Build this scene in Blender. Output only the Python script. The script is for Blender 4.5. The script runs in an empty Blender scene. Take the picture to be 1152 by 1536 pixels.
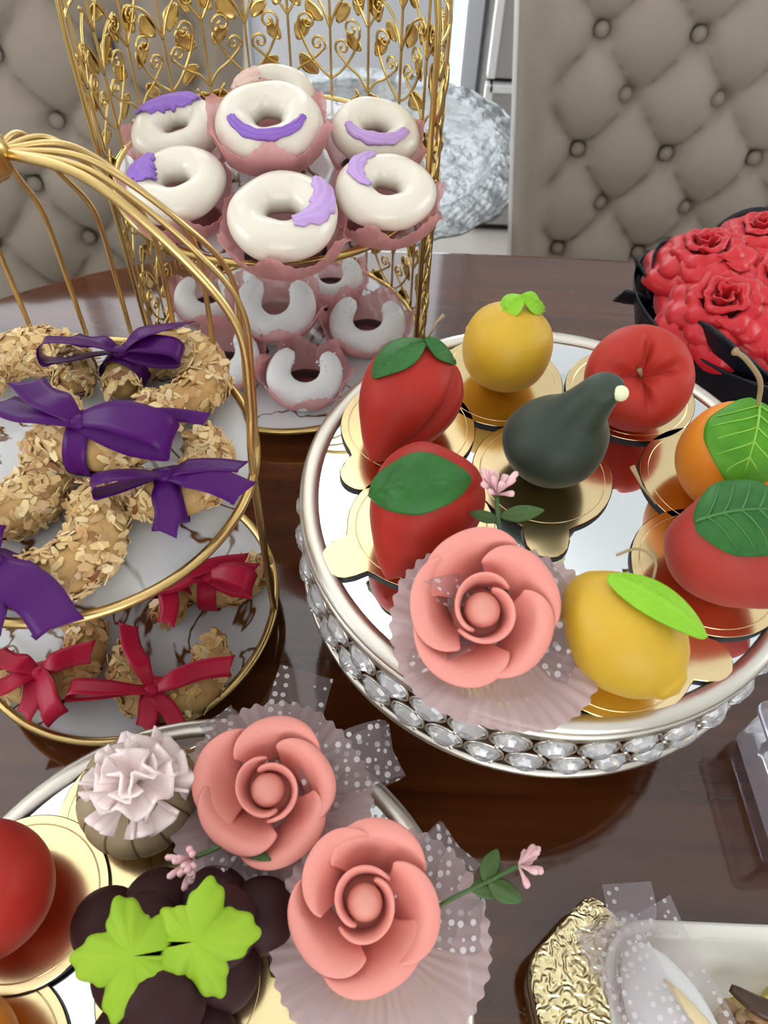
import bpy, bmesh, math, random
from math import pi, sin, cos, radians as rad, sqrt, atan2, exp
from mathutils import Vector, Matrix, noise

random.seed(7)
S = bpy.context.scene
COL = S.collection

# ------------------------------------------------------------------ camera
T = 0.75                      # table top height
cam_d = bpy.data.cameras.new('camera')
cam = bpy.data.objects.new('camera', cam_d)
COL.objects.link(cam)
S.camera = cam
cam_d.sensor_fit = 'VERTICAL'
cam_d.sensor_height = 36.0
cam_d.sensor_width = 27.0
cam_d.lens = 1162.0 / 1536.0 * 36.0
cam_d.clip_start = 0.02
_p, _r = rad(53.18), rad(2.487)
_f = Vector((0, cos(_p), -sin(_p))); _x = Vector((1, 0, 0)); _u = _x.cross(_f)
_X = cos(_r) * _x + sin(_r) * _u
_U = -sin(_r) * _x + cos(_r) * _u
cm = Matrix((_X, _U, -_f)).transposed().to_4x4()
cm.translation = (0, 0, T + 0.49)
cam.matrix_world = cm
cam_d.dof.use_dof = True
cam_d.dof.focus_distance = 0.46
cam_d.dof.aperture_fstop = 13.0

# ------------------------------------------------------------------ world, lights, exposure
W = bpy.data.worlds.new('sky'); S.world = W
W.use_nodes = True
W.node_tree.nodes['Background'].inputs[0].default_value = (0.86, 0.93, 1.0, 1)
W.node_tree.nodes['Background'].inputs[1].default_value = 1.0

def area(name, loc, rot, sx, sy, power, color=(1, 1, 1)):
    d = bpy.data.lights.new(name, 'AREA'); d.shape = 'RECTANGLE'
    d.size, d.size_y, d.energy, d.color = sx, sy, power, color
    o = bpy.data.objects.new(name, d); COL.objects.link(o)
    o.location = loc; o.rotation_euler = rot
    return o
# daylight through the glazed balcony door, then unseen fill lamps added around the room
area('daylight_balcony_door', (-0.77, 2.37, 1.58), (rad(-90), 0, 0), 1.86, 1.50, 20, (0.93, 0.97, 1.0))
area('fill_left_window', (-2.47, 0.3, 1.65), (rad(90), 0, rad(-90)), 1.5, 1.2, 26, (0.95, 0.97, 1.0))  # fill added at an unseen left window
area('fill_right_window', (2.47, 0.9, 1.65), (rad(90), 0, rad(90)), 1.5, 1.2, 22, (0.95, 0.97, 1.0))  # fill added at an unseen right window
area('fill_front_window', (0.2, -2.27, 1.60), (rad(90), 0, 0), 2.0, 1.3, 36, (0.97, 0.98, 1.0))  # fill added behind the camera to soften contrast
area('ceiling_fill_back', (-0.77, 6.6, -1.6), (rad(180 + 48), 0, 0), 4.5, 3.0, 1000, (1.0, 0.97, 0.92))  # no modelled ground: lamp added outside, aimed up to brighten the ceiling
area('ceiling_fill_right', (6.0, 0.9, -1.2), (0, rad(180 + 48), 0), 3.0, 4.0, 800, (1.0, 0.97, 0.92))  # second added lamp, evens out the ceiling on the right
S.view_settings.view_transform = 'Standard'
S.view_settings.look = 'None'
S.view_settings.exposure = 0.15
S.view_settings.gamma = 1.0
S.view_settings.use_curve_mapping = False

# ------------------------------------------------------------------ helpers
def tag(o, label=None, cat=None, group=None, kind=None):
    if label: o['label'] = label
    if cat: o['category'] = cat
    if group: o['group'] = group
    if kind: o['kind'] = kind
    return o

def thing(name, label, cat, loc=(0, 0, 0), rot=(0, 0, 0), group=None):
    o = bpy.data.objects.new(name, None); COL.objects.link(o)
    o.empty_display_size = 0.02
    o.location = loc; o.rotation_euler = rot
    return tag(o, label, cat, group)

def link(name, me, parent=None, M=None):
    o = bpy.data.objects.new(name, me); COL.objects.link(o)
    if parent is not None: o.parent = parent
    if M is not None: o.matrix_basis = M
    return o

def frame(loc, d, n):
    """matrix whose Y axis is d, Z close to n, origin loc"""
    y = Vector(d).normalized(); z = Vector(n); z = (z - z.dot(y) * y).normalized(); x = y.cross(z)
    M = Matrix((x, y, z)).transposed().to_4x4(); M.translation = loc
    return M

def spline(pts, n):
    """Catmull-Rom through points (tuples of any length), n samples"""
    out = []; m = len(pts) - 1
    for i in range(n):
        t = i / (n - 1) * m; k = min(int(t), m - 1); t -= k
        p0 = pts[max(k - 1, 0)]; p1 = pts[k]; p2 = pts[k + 1]; p3 = pts[min(k + 2, m)]
        out.append(tuple(0.5 * (2 * b + (c - a) * t + (2 * a - 5 * b + 4 * c - d) * t * t + (3 * b - a - 3 * c + d) * t ** 3)
                         for a, b, c, d in zip(p0, p1, p2, p3)))
    return out

class MB:
    def __init__(s): s.v = []; s.f = []
    def add(s, V, F, M=None):
        o = len(s.v)
        s.v += [tuple(M @ Vector(p)) if M is not None else tuple(p) for p in V]
        s.f += [tuple(i + o for i in q) for q in F]
        return s
    def tube(s, pts, r, n=6, closed=False, M=None, flat=1.0):
        P = [Vector(p) for p in pts]; m = len(P); V = []; F = []
        N = None
        for i in range(m):
            if closed: t = (P[(i + 1) % m] - P[i - 1])
            else: t = P[min(i + 1, m - 1)] - P[max(i - 1, 0)]
            t.normalize()
            if N is None:
                N = t.orthogonal().normalized() if abs(t.z) > .9 else (Vector((0, 0, 1)) - t * t.z).normalized()
            else:
                N = (N - N.dot(t) * t).normalized()
            B = t.cross(N); rr = r[i] if isinstance(r, (list, tuple)) else r
            for k in range(n):
                a = 2 * pi * k / n
                V.append(P[i] + (N * cos(a) * flat + B * sin(a)) * rr)
        for i in range(m if closed else m - 1):
            j = (i + 1) % m
            for k in range(n):
                F.append((i * n + k, i * n + (k + 1) % n, j * n + (k + 1) % n, j * n + k))
        if not closed:
            F.append(tuple(reversed(range(n)))); F.append(tuple((m - 1) * n + k for k in range(n)))
        return s.add(V, F, M)
    def lathe(s, prof, n=48, fn=None, M=None, closed=False):
        V = []; F = []; m = len(prof)
        for j, (r, z) in enumerate(prof):
            for k in range(n):
                a = 2 * pi * k / n
                p = (r * cos(a), r * sin(a), z)
                if fn: p = fn(p, a, j / (m - 1))
                V.append(p)
        for j in range(m if closed else m - 1):
            q = (j + 1) % m
            for k in range(n):
                F.append((j * n + k, j * n + (k + 1) % n, q * n + (k + 1) % n, q * n + k))
        if not closed:
            if prof[0][0] > 1e-6: F.append(tuple(reversed(range(n))))
            if prof[-1][0] > 1e-6: F.append(tuple((m - 1) * n + k for k in range(n)))
        return s.add(V, F, M)
    def sheet(s, prof, n=48, fn=None, M=None):
        """open lathe without caps"""
        o = len(s.f); s.lathe(prof, n, fn, M)
        s.f = [q for i, q in enumerate(s.f) if i < o or len(q) == 4]
        return s
    def grid(s, fn, nu, nv, cu=False, cv=False, M=None):
        V = []; F = []
        for j in range(nv):
            for i in range(nu):
                V.append(fn(i / (nu if cu else nu - 1), j / (nv if cv else nv - 1)))
        for j in range(nv if cv else nv - 1):
            for i in range(nu if cu else nu - 1):
                a, b = i, (i + 1) % nu; c, d = j, (j + 1) % nv
                F.append((c * nu + a, c * nu + b, d * nu + b, d * nu + a))
        return s.add(V, F, M)
    def box(s, lo, hi, M=None):
        x0, y0, z0 = lo; x1, y1, z1 = hi
        V = [(x0, y0, z0), (x1, y0, z0), (x1, y1, z0), (x0, y1, z0), (x0, y0, z1), (x1, y0, z1), (x1, y1, z1), (x0, y1, z1)]
        return s.add(V, [(0, 3, 2, 1), (4, 5, 6, 7), (0, 1, 5, 4), (1, 2, 6, 5), (2, 3, 7, 6), (3, 0, 4, 7)], M)
    def ball(s, c, r, n=12, sc=(1, 1, 1), M=None):
        pr = [(max(r * sin(pi * j / (n // 2 + 2)), 1e-7), -r * cos(pi * j / (n // 2 + 2))) for j in range(n // 2 + 3)]
        V = MB().lathe(pr, n)
        V.v = [(c[0] + p[0] * sc[0], c[1] + p[1] * sc[1], c[2] + p[2] * sc[2]) for p in V.v]
        return s.add(V.v, V.f, M)
    def prism(s, outline, z0, z1, M=None):
        n = len(outline)
        V = [(x, y, z0) for x, y in outline] + [(x, y, z1) for x, y in outline]
        F = [tuple(reversed(range(n))), tuple(range(n, 2 * n))] + [(i, (i + 1) % n, n + (i + 1) % n, n + i) for i in range(n)]
        return s.add(V, F, M)
    def mesh(s, name, mat, smooth=True):
        me = bpy.data.meshes.new(name)
        me.from_pydata(s.v, [], s.f); me.update()
        if mat is not None: me.materials.append(mat)
        if smooth: me.polygons.foreach_set('use_smooth', [True] * len(me.polygons))
        bm = bmesh.new(); bm.from_mesh(me)
        bmesh.ops.remove_doubles(bm, verts=bm.verts, dist=1e-7)
        bmesh.ops.recalc_face_normals(bm, faces=bm.faces); bm.to_mesh(me); bm.free()
        return me
    def build(s, name, mat, parent=None, M=None, smooth=True, sub=0, solid=0, bevel=0, seg=2):
        me = s.mesh(name, mat, smooth)
        o = link(name, me, parent, M)
        mods(o, sub, solid, bevel, seg)
        return o

def mods(o, sub=0, solid=0, bevel=0, seg=2):
    if solid:
        m = o.modifiers.new('thickness', 'SOLIDIFY'); m.thickness = solid; m.offset = 0
    if bevel:
        m = o.modifiers.new('edges', 'BEVEL'); m.width = bevel; m.segments = seg; m.limit_method = 'ANGLE'; m.angle_limit = rad(40)
    if sub:
        m = o.modifiers.new('smooth', 'SUBSURF'); m.levels = sub; m.render_levels = sub

def dup(o, parent=None, M=None):
    c = o.copy(); COL.objects.link(c)
    if parent is not None: c.parent = parent
    if M is not None: c.matrix_basis = M
    return c

def rest_on(root, objs, z):
    """drop a thing so that the lowest point of its parts touches height z"""
    bpy.context.view_layer.update()
    lo = min((o.matrix_world @ v.co).z for o in objs for v in o.data.vertices)
    root.location.z += z - lo

# ------------------------------------------------------------------ materials
def mat(name, col, rough=0.5, metal=0.0, spec=0.5, coat=0.0, sss=0.0, sheen=0.0, var=None, vscale=20, bump=0.0, bscale=60,
        trans=0.0, ior=1.45, stretch=None, bdist=0.002, detail=3.0):
    m = bpy.data.materials.new(name); m.use_nodes = True
    nt = m.node_tree; b = nt.nodes['Principled BSDF']; I = b.inputs
    I['Base Color'].default_value = (*col, 1); I['Roughness'].default_value = rough; I['Metallic'].default_value = metal
    I['Specular IOR Level'].default_value = spec; I['Coat Weight'].default_value = coat; I['Coat Roughness'].default_value = 0.05
    I['Transmission Weight'].default_value = trans; I['IOR'].default_value = ior
    if sss:
        I['Subsurface Weight'].default_value = sss; I['Subsurface Radius'].default_value = (0.006, 0.003, 0.002)
        I['Subsurface Scale'].default_value = 1.0
    if sheen:
        I['Sheen Weight'].default_value = sheen; I['Sheen Roughness'].default_value = 0.4
    def nz(scale):
        tc = nt.nodes.new('ShaderNodeTexCoord'); n = nt.nodes.new('ShaderNodeTexNoise')
        n.inputs['Scale'].default_value = scale; n.inputs['Detail'].default_value = detail
        if stretch:
            mp = nt.nodes.new('ShaderNodeMapping'); mp.inputs['Scale'].default_value = stretch
            nt.links.new(tc.outputs['Object'], mp.inputs[0]); nt.links.new(mp.outputs[0], n.inputs['Vector'])
        else: nt.links.new(tc.outputs['Object'], n.inputs['Vector'])
        return n
    if var:
        n = nz(vscale); r = nt.nodes.new('ShaderNodeValToRGB')
        r.color_ramp.elements[0].position = 0.35; r.color_ramp.elements[0].color = (*col, 1)
        r.color_ramp.elements[1].position = 0.65; r.color_ramp.elements[1].color = (*var, 1)
        nt.links.new(n.outputs['Fac'], r.inputs[0]); nt.links.new(r.outputs[0], I['Base Color'])
    if bump:
        n = nz(bscale); bp = nt.nodes.new('ShaderNodeBump'); bp.inputs['Strength'].default_value = bump
        bp.inputs['Distance'].default_value = bdist
        nt.links.new(n.outputs['Fac'], bp.inputs['Height']); nt.links.new(bp.outputs[0], I['Normal'])
    return m

def paper(name, col, see=0.25, translucent=0.45, dots=None, rough=0.6):
    """thin paper or tulle: part see-through, part translucent, part diffuse; optional woven dots"""
    m = bpy.data.materials.new(name); m.use_nodes = True; nt = m.node_tree
    nt.nodes.clear(); N = nt.nodes.new; L = nt.links.new
    out = N('ShaderNodeOutputMaterial'); pb = N('ShaderNodeBsdfPrincipled'); tl = N('ShaderNodeBsdfTranslucent'); tp = N('ShaderNodeBsdfTransparent')
    m1 = N('ShaderNodeMixShader'); m2 = N('ShaderNodeMixShader')
    pb.inputs['Base Color'].default_value = (*col, 1); pb.inputs['Roughness'].default_value = rough
    tl.inputs[0].default_value = (*col, 1)
    m1.inputs[0].default_value = translucent; L(pb.outputs[0], m1.inputs[1]); L(tl.outputs[0], m1.inputs[2])
    m2.inputs[0].default_value = see; L(m1.outputs[0], m2.inputs[1]); L(tp.outputs[0], m2.inputs[2]); L(m2.outputs[0], out.inputs[0])
    if dots:
        tc = N('ShaderNodeTexCoord'); vo = N('ShaderNodeTexVoronoi'); vo.inputs['Scale'].default_value = dots
        vo.inputs['Randomness'].default_value = 0.35
        lt = N('ShaderNodeMath'); lt.operation = 'LESS_THAN'; lt.inputs[1].default_value = 0.29
        mx = N('ShaderNodeMix'); mx.data_type = 'RGBA'; mx.inputs[6].default_value = (*col, 1); mx.inputs[7].default_value = (0.9, 0.86, 0.86, 1)
        mf = N('ShaderNodeMapRange'); mf.inputs[3].default_value = see; mf.inputs[4].default_value = 0.1
        L(tc.outputs['Object'], vo.inputs['Vector']); L(vo.outputs['Distance'], lt.inputs[0])
        L(lt.outputs[0], mx.inputs[0]); L(mx.outputs[2], pb.inputs['Base Color']); L(lt.outputs[0], mf.inputs[0]); L(mf.outputs[0], m2.inputs[0])
    return m

def island_mat(name, cols, rough=0.5, sss=0.0):
    m = mat(name, cols[0], rough); nt = m.node_tree
    g = nt.nodes.new('ShaderNodeNewGeometry'); r = nt.nodes.new('ShaderNodeValToRGB'); r.color_ramp.interpolation = 'LINEAR'
    while len(r.color_ramp.elements) < len(cols): r.color_ramp.elements.new(0.5)
    for i, c in enumerate(cols):
        r.color_ramp.elements[i].position = i / (len(cols) - 1); r.color_ramp.elements[i].color = (*c, 1)
    nt.links.new(g.outputs['Random Per Island'], r.inputs[0])
    nt.links.new(r.outputs[0], nt.nodes['Principled BSDF'].inputs['Base Color'])
    return m

def marble_mat(name, base, vein, lo=0.47, hi=0.5, scale=5):
    m = mat(name, base, 0.12, spec=0.5, coat=0.3); nt = m.node_tree
    tc = nt.nodes.new('ShaderNodeTexCoord'); n = nt.nodes.new('ShaderNodeTexNoise'); n.inputs['Scale'].default_value = scale
    n.inputs['Detail'].default_value = 4; n.inputs['Distortion'].default_value = 1.2
    a = nt.nodes.new('ShaderNodeMath'); a.operation = 'SUBTRACT'; a.inputs[1].default_value = 0.5
    b = nt.nodes.new('ShaderNodeMath'); b.operation = 'ABSOLUTE'
    r = nt.nodes.new('ShaderNodeValToRGB')
    r.color_ramp.elements[0].position = 0.004; r.color_ramp.elements[0].color = (*vein, 1)
    r.color_ramp.elements[1].position = 0.014; r.color_ramp.elements[1].color = (*base, 1)
    L = nt.links.new
    L(tc.outputs['Object'], n.inputs['Vector']); L(n.outputs['Fac'], a.inputs[0]); L(a.outputs[0], b.inputs[0]); L(b.outputs[0], r.inputs[0])
    L(r.outputs[0], nt.nodes['Principled BSDF'].inputs['Base Color'])
    return m

def wood_mat():
    m = mat('polished_wood', (0.05, 0.012, 0.004), 0.07, spec=0.75, coat=0.45); nt = m.node_tree
    tc = nt.nodes.new('ShaderNodeTexCoord'); mp = nt.nodes.new('ShaderNodeMapping'); mp.inputs['Scale'].default_value = (1.2, 14, 6)
    n = nt.nodes.new('ShaderNodeTexNoise'); n.inputs['Scale'].default_value = 3; n.inputs['Detail'].default_value = 6; n.inputs['Distortion'].default_value = 0.6
    r = nt.nodes.new('ShaderNodeValToRGB'); r.color_ramp.elements[0].color = (0.048, 0.0105, 0.0020, 1); r.color_ramp.elements[1].color = (0.115, 0.033, 0.009, 1)
    r.color_ramp.elements[0].position = 0.3; r.color_ramp.elements[1].position = 0.75
    L = nt.links.new
    L(tc.outputs['Object'], mp.inputs[0]); L(mp.outputs[0], n.inputs['Vector']); L(n.outputs['Fac'], r.inputs[0])
    L(r.outputs[0], nt.nodes['Principled BSDF'].inputs['Base Color'])
    return m

def pane_mat():
    m = bpy.data.materials.new('window_pane'); m.use_nodes = True; nt = m.node_tree; nt.nodes.clear(); N = nt.nodes.new; L = nt.links.new
    out = N('ShaderNodeOutputMaterial'); tp = N('ShaderNodeBsdfTransparent'); gl = N('ShaderNodeBsdfGlossy'); mx = N('ShaderNodeMixShader')
    gl.inputs['Roughness'].default_value = 0.02; mx.inputs[0].default_value = 0.06
    L(tp.outputs[0], mx.inputs[1]); L(gl.outputs[0], mx.inputs[2]); L(mx.outputs[0], out.inputs[0])
    return m

M = {}
M['wood'] = wood_mat()
M['wall'] = mat('white_wall', (0.80, 0.80, 0.79), 0.85, bump=0.1, bscale=120)
M['ceiling'] = mat('white_ceiling', (0.86, 0.87, 0.87), 0.9, bump=0.05, bscale=90)
M['floor'] = mat('floor_tile', (0.62, 0.58, 0.53), 0.25, var=(0.56, 0.52, 0.47), vscale=4)
M['trim'] = mat('white_trim', (0.78, 0.81, 0.85), 0.35, bump=0.04, bscale=200)
M['pane'] = pane_mat()
M['cabinet'] = mat('grey_lacquer', (0.33, 0.32, 0.31), 0.35, bump=0.03, bscale=80)
M['cabinet_edge'] = mat('white_edge', (0.75, 0.75, 0.75), 0.3, bump=0.03, bscale=80)
M['fabric'] = mat('taupe_velvet', (0.285, 0.238, 0.190), 0.85, sheen=0.15, var=(0.31, 0.262, 0.210), vscale=12, bump=0.15, bscale=900, bdist=0.0006)
M['fabric_edge'] = mat('pale_piping', (0.78, 0.75, 0.73), 0.6, bump=0.1, bscale=600)
M['darkwood'] = mat('dark_leg_wood', (0.06, 0.025, 0.012), 0.3, var=(0.09, 0.04, 0.02), vscale=30)
M['gold'] = mat('gold_metal', (0.66, 0.48, 0.17), 0.25, 1.0, bump=0.02, bscale=200)
M['gold_wire'] = mat('champagne_gold_wire', (0.66, 0.47, 0.19), 0.30, 1.0, bump=0.02, bscale=200)
M['gold_foil'] = mat('gold_foil_board', (0.93, 0.73, 0.40), 0.16, 1.0, bump=0.05, bscale=150, bdist=0.0005)
M['gold_pleat'] = mat('gold_pleated_foil', (0.80, 0.66, 0.22), 0.2, 1.0, bump=0.1, bscale=300, bdist=0.0005)
M['gold_emboss'] = mat('gold_embossed_foil', (0.86, 0.74, 0.42), 0.22, 1.0)
M['board_edge'] = mat('black_card_edge', (0.012, 0.012, 0.014), 0.6, bump=0.05, bscale=300)
M['mirror'] = mat('mirror_glass', (0.90, 0.94, 0.95), 0.01, 1.0, bump=0.003, bscale=30)
M['silver'] = mat('champagne_silver', (0.72, 0.68, 0.60), 0.34, 1.0, bump=0.03, bscale=150)
M['crystal'] = mat('crystal_glass', (0.92, 0.93, 0.95), 0.03, trans=0.75, ior=1.55, spec=0.8, coat=0.5)
M['foil_silver'] = mat('silver_foil', (0.36, 0.375, 0.38), 0.38, 1.0, bump=0.9, bscale=38, bdist=0.01, detail=6)
M['marble'] = marble_mat('white_marble_brown_veins', (0.60, 0.61, 0.62), (0.13, 0.05, 0.015), scale=9)
M['donut'] = mat('white_glaze', (0.75, 0.70, 0.59), 0.28, sss=0.2, coat=0.3, bump=0.12, bscale=90, bdist=0.001)
M['icing_purple'] = mat('purple_icing', (0.27, 0.13, 0.52), 0.45, sss=0.1, bump=0.5, bscale=260, bdist=0.0015)
M['icing_lilac'] = mat('lilac_icing', (0.52, 0.33, 0.66), 0.45, sss=0.1, bump=0.5, bscale=260, bdist=0.0015)
M['icing_peach'] = mat('peach_icing', (0.80, 0.55, 0.46), 0.45, sss=0.1, bump=0.5, bscale=260, bdist=0.0015)
M['liner_pink'] = paper('pink_tissue_liner', (0.76, 0.37, 0.37), 0.25, 0.5)
M['liner_lilac'] = paper('lilac_pleated_paper', (0.70, 0.53, 0.54), 0.06, 0.45)
M['sugar'] = mat('powdered_sugar', (0.80, 0.80, 0.79), 0.9, bump=0.5, bscale=160, bdist=0.0015)
M['tulle'] = paper('dotted_tulle', (0.40, 0.34, 0.35), 0.66, 0.4, dots=195)
M['tulle_lilac'] = paper('lilac_tulle', (0.70, 0.62, 0.68), 0.68, 0.4, dots=210)
M['satin_purple'] = mat('purple_satin', (0.066, 0.004, 0.108), 0.36, spec=0.22, bump=0.05, bscale=90)
M['satin_red'] = mat('crimson_satin', (0.42, 0.008, 0.036), 0.38, spec=0.25, bump=0.05, bscale=90)
M['dough'] = mat('almond_dough', (0.56, 0.37, 0.15), 0.6, var=(0.50, 0.28, 0.09), vscale=70, bump=0.5, bscale=200)
M['flakes'] = island_mat('almond_flakes', [(0.80, 0.60, 0.28), (0.74, 0.52, 0.22), (0.80, 0.63, 0.34), (0.58, 0.33, 0.12), (0.86, 0.70, 0.42), (0.52, 0.28, 0.10), (0.74, 0.52, 0.24), (0.24, 0.08, 0.03)], 0.45)
M['slices'] = island_mat('almond_slices', [(0.66, 0.42, 0.16), (0.60, 0.33, 0.11), (0.74, 0.56, 0.28), (0.48, 0.22, 0.07), (0.70, 0.47, 0.19), (0.33, 0.13, 0.04)], 0.3)
M['rose'] = mat('pink_chocolate', (0.80, 0.30, 0.25), 0.45, sss=0.15, bump=0.06, bscale=60)
M['rose_bud'] = mat('pink_chocolate_bud', (0.72, 0.30, 0.24), 0.45, sss=0.15, bump=0.06, bscale=60)
M['leaf_dark'] = mat('dark_green_icing', (0.024, 0.115, 0.022), 0.45, spec=0.3, var=(0.04, 0.17, 0.035), vscale=60, bump=0.2, bscale=300, bdist=0.001)
M['leaf_vein'] = mat('pale_green_vein', (0.24, 0.50, 0.05), 0.5, bump=0.1, bscale=300)
M['leaf_vein_dark'] = mat('mid_green_vein', (0.06, 0.20, 0.045), 0.5, bump=0.1, bscale=300)
M['leaf_mid'] = mat('green_icing', (0.065, 0.25, 0.010), 0.45, spec=0.3, var=(0.095, 0.31, 0.015), vscale=80, bump=0.2, bscale=300, bdist=0.001)
M['leaf_lime'] = mat('lime_icing', (0.24, 0.54, 0.025), 0.5, spec=0.3, var=(0.28, 0.58, 0.035), vscale=60, bump=0.25, bscale=300, bdist=0.001)
M['leaf_vine'] = mat('vine_green_icing', (0.26, 0.44, 0.022), 0.55, spec=0.25, var=(0.31, 0.49, 0.03), vscale=60, bump=0.25, bscale=300, bdist=0.001)
M['red'] = mat('red_velvet_glaze', (0.40, 0.024, 0.013), 0.5, spec=0.3, sheen=0.03, var=(0.34, 0.018, 0.011), vscale=40, bump=0.06, bscale=500, bdist=0.0006)
M['red_apple'] = mat('apple_red_velvet', (0.46, 0.034, 0.020), 0.55, spec=0.3, sheen=0.06, var=(0.42, 0.03, 0.018), vscale=40, bump=0.06, bscale=500, bdist=0.0006)
M['peach'] = mat('rosy_velvet', (0.42, 0.048, 0.036), 0.55, spec=0.3, sheen=0.10, var=(0.34, 0.03, 0.02), vscale=25, bump=0.06, bscale=500, bdist=0.0006)
M['yellow'] = mat('lemon_yellow', (0.62, 0.38, 0.022), 0.5, sheen=0.1, var=(0.58, 0.35, 0.02), vscale=30, bump=0.2, bscale=350, bdist=0.0008)
M['orange'] = mat('orange_velvet', (0.78, 0.25, 0.010), 0.5, sheen=0.1, bump=0.25, bscale=420, bdist=0.0008)
M['fig'] = mat('fig_green', (0.018, 0.032, 0.022), 0.55, sheen=0.15, var=(0.032, 0.05, 0.028), vscale=28, bump=0.05, bscale=400, bdist=0.0006)
M['cream'] = mat('cream_tip', (0.78, 0.80, 0.50), 0.5, bump=0.05, bscale=300)
M['stem'] = mat('brown_stem', (0.34, 0.24, 0.12), 0.6, bump=0.2, bscale=500)
M['grape'] = mat('chocolate_grape', (0.030, 0.008, 0.009), 0.6, spec=0.25, var=(0.038, 0.011, 0.012), vscale=40, bump=0.08, bscale=600, bdist=0.0006)
M['pumpkin'] = mat('beige_pumpkin', (0.36, 0.28, 0.16), 0.5, var=(0.33, 0.25, 0.14), vscale=40, bump=0.1, bscale=300)
M['pumpkin_line'] = mat('brown_line', (0.16, 0.11, 0.05), 0.6, bump=0.1, bscale=300)
M['petal_pale'] = mat('pale_pink_petal', (0.95, 0.78, 0.75), 0.5, sss=0.15, bump=0.1, bscale=120)
M['sprig_green'] = mat('sprig_green', (0.05, 0.10, 0.02), 0.5, var=(0.06, 0.13, 0.03), vscale=60)
M['sprig_pink'] = mat('sprig_pink', (0.78, 0.44, 0.46), 0.45, var=(0.82, 0.55, 0.55), vscale=200)
M['red_rose'] = mat('red_soap_petal', (0.55, 0.006, 0.012), 0.35, sheen=0.2, var=(0.62, 0.02, 0.03), vscale=40, bump=0.1, bscale=200)
M['navy'] = mat('navy_black_paper', (0.006, 0.008, 0.014), 0.4, bump=0.2, bscale=90)
M['porcelain'] = mat('cream_porcelain', (0.74, 0.72, 0.65), 0.15, coat=0.4, bump=0.02, bscale=100)
M['candy'] = mat('white_icing_candy', (0.74, 0.74, 0.72), 0.7, bump=0.2, bscale=150, bdist=0.001)
M['almond'] = mat('blanched_almond', (0.74, 0.60, 0.35), 0.5, bump=0.2, bscale=400, stretch=(1, 0.1, 1))
M['nut'] = island_mat('caramel_nuts', [(0.42, 0.26, 0.11), (0.30, 0.14, 0.05), (0.55, 0.38, 0.20), (0.20, 0.08, 0.03)], 0.3)
M['date'] = mat('dark_date', (0.06, 0.03, 0.015), 0.3, bump=0.5, bscale=200)
M['acrylic'] = mat('clear_acrylic', (0.90, 0.89, 0.95), 0.04, trans=0.85, ior=1.35)

# ================================================================== the room
def struct(o): o['kind'] = 'structure'; return o
X0, X1, Y0, Y1, ZC = -2.4, 2.4, -2.2, 2.25, 2.62
struct(MB().box((X0, Y0, -0.05), (X1, Y1, 0.0)).build('floor', M['floor'], smooth=False))
struct(MB().box((X0, Y0, ZC), (X1, Y1, ZC + 0.05)).build('ceiling', M['ceiling'], smooth=False))
DX0, DX1, DZ = -1.70, 0.16, 2.35          # balcony door opening in the far wall
b = MB().box((X0, Y1, 0), (DX0, Y1 + 0.1, ZC)).box((DX1, Y1, 0), (X1, Y1 + 0.1, ZC)).box((DX0, Y1, DZ), (DX1, Y1 + 0.1, ZC))
struct(b.build('wall_back', M['wall'], smooth=False))
WY0, WY1, WZ0, WZ1 = -0.45, 1.05, 1.05, 2.25
b = MB().box((X0 - 0.1, Y0, 0), (X0, WY0, ZC)).box((X0 - 0.1, WY1, 0), (X0, Y1 + 0.1, ZC)).box((X0 - 0.1, WY0, 0), (X0, WY1, WZ0)).box((X0 - 0.1, WY0, WZ1), (X0, WY1, ZC))
struct(b.build('wall_left', M['wall'], smooth=False))
RY0, RY1 = 0.15, 1.65
b = MB().box((X1, Y0, 0), (X1 + 0.1, RY0, ZC)).box((X1, RY1, 0), (X1 + 0.1, Y1 + 0.1, ZC)).box((X1, RY0, 0), (X1 + 0.1, RY1, WZ0)).box((X1, RY0, WZ1), (X1 + 0.1, RY1, ZC))
struct(b.build('wall_right', M['wall'], smooth=False))
FX0, FX1, FZ0, FZ1 = -0.8, 1.2, 0.95, 2.25
b = MB().box((X0 - 0.1, Y0 - 0.1, 0), (FX0, Y0, ZC)).box((FX1, Y0 - 0.1, 0), (X1 + 0.1, Y0, ZC)).box((FX0, Y0 - 0.1, 0), (FX1, Y0, FZ0)).box((FX0, Y0 - 0.1, FZ1), (FX1, Y0, ZC))
struct(b.build('wall_front', M['wall'], smooth=False))
w = struct(bpy.data.objects.new('window_3', None)); COL.objects.link(w); w.location = (0, Y0, 0)  # unseen window, added with the front fill lamp
for x0, x1, z0, z1 in ((FX0, FX0 + 0.06, FZ0, FZ1), (FX1 - 0.06, FX1, FZ0, FZ1), (0.17, 0.23, FZ0, FZ1), (FX0, FX1, FZ0, FZ0 + 0.06), (FX0, FX1, FZ1 - 0.06, FZ1)):
    MB().box((x0, -0.065, z0), (x1, -0.02, z1)).build('window_frame', M['trim'], w, smooth=False, bevel=0.004)
for x0, x1 in ((FX0 + 0.06, 0.17), (0.23, FX1 - 0.06)):
    MB().box((x0, -0.045, FZ0 + 0.06), (x1, -0.041, FZ1 - 0.06)).build('window_pane', M['pane'], w, smooth=False)
struct(MB().box((DX1 + 0.08, Y1 - 0.015, 0), (X1, Y1, 0.09)).build('baseboard_back', M['trim'], smooth=False, bevel=0.004))
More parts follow.
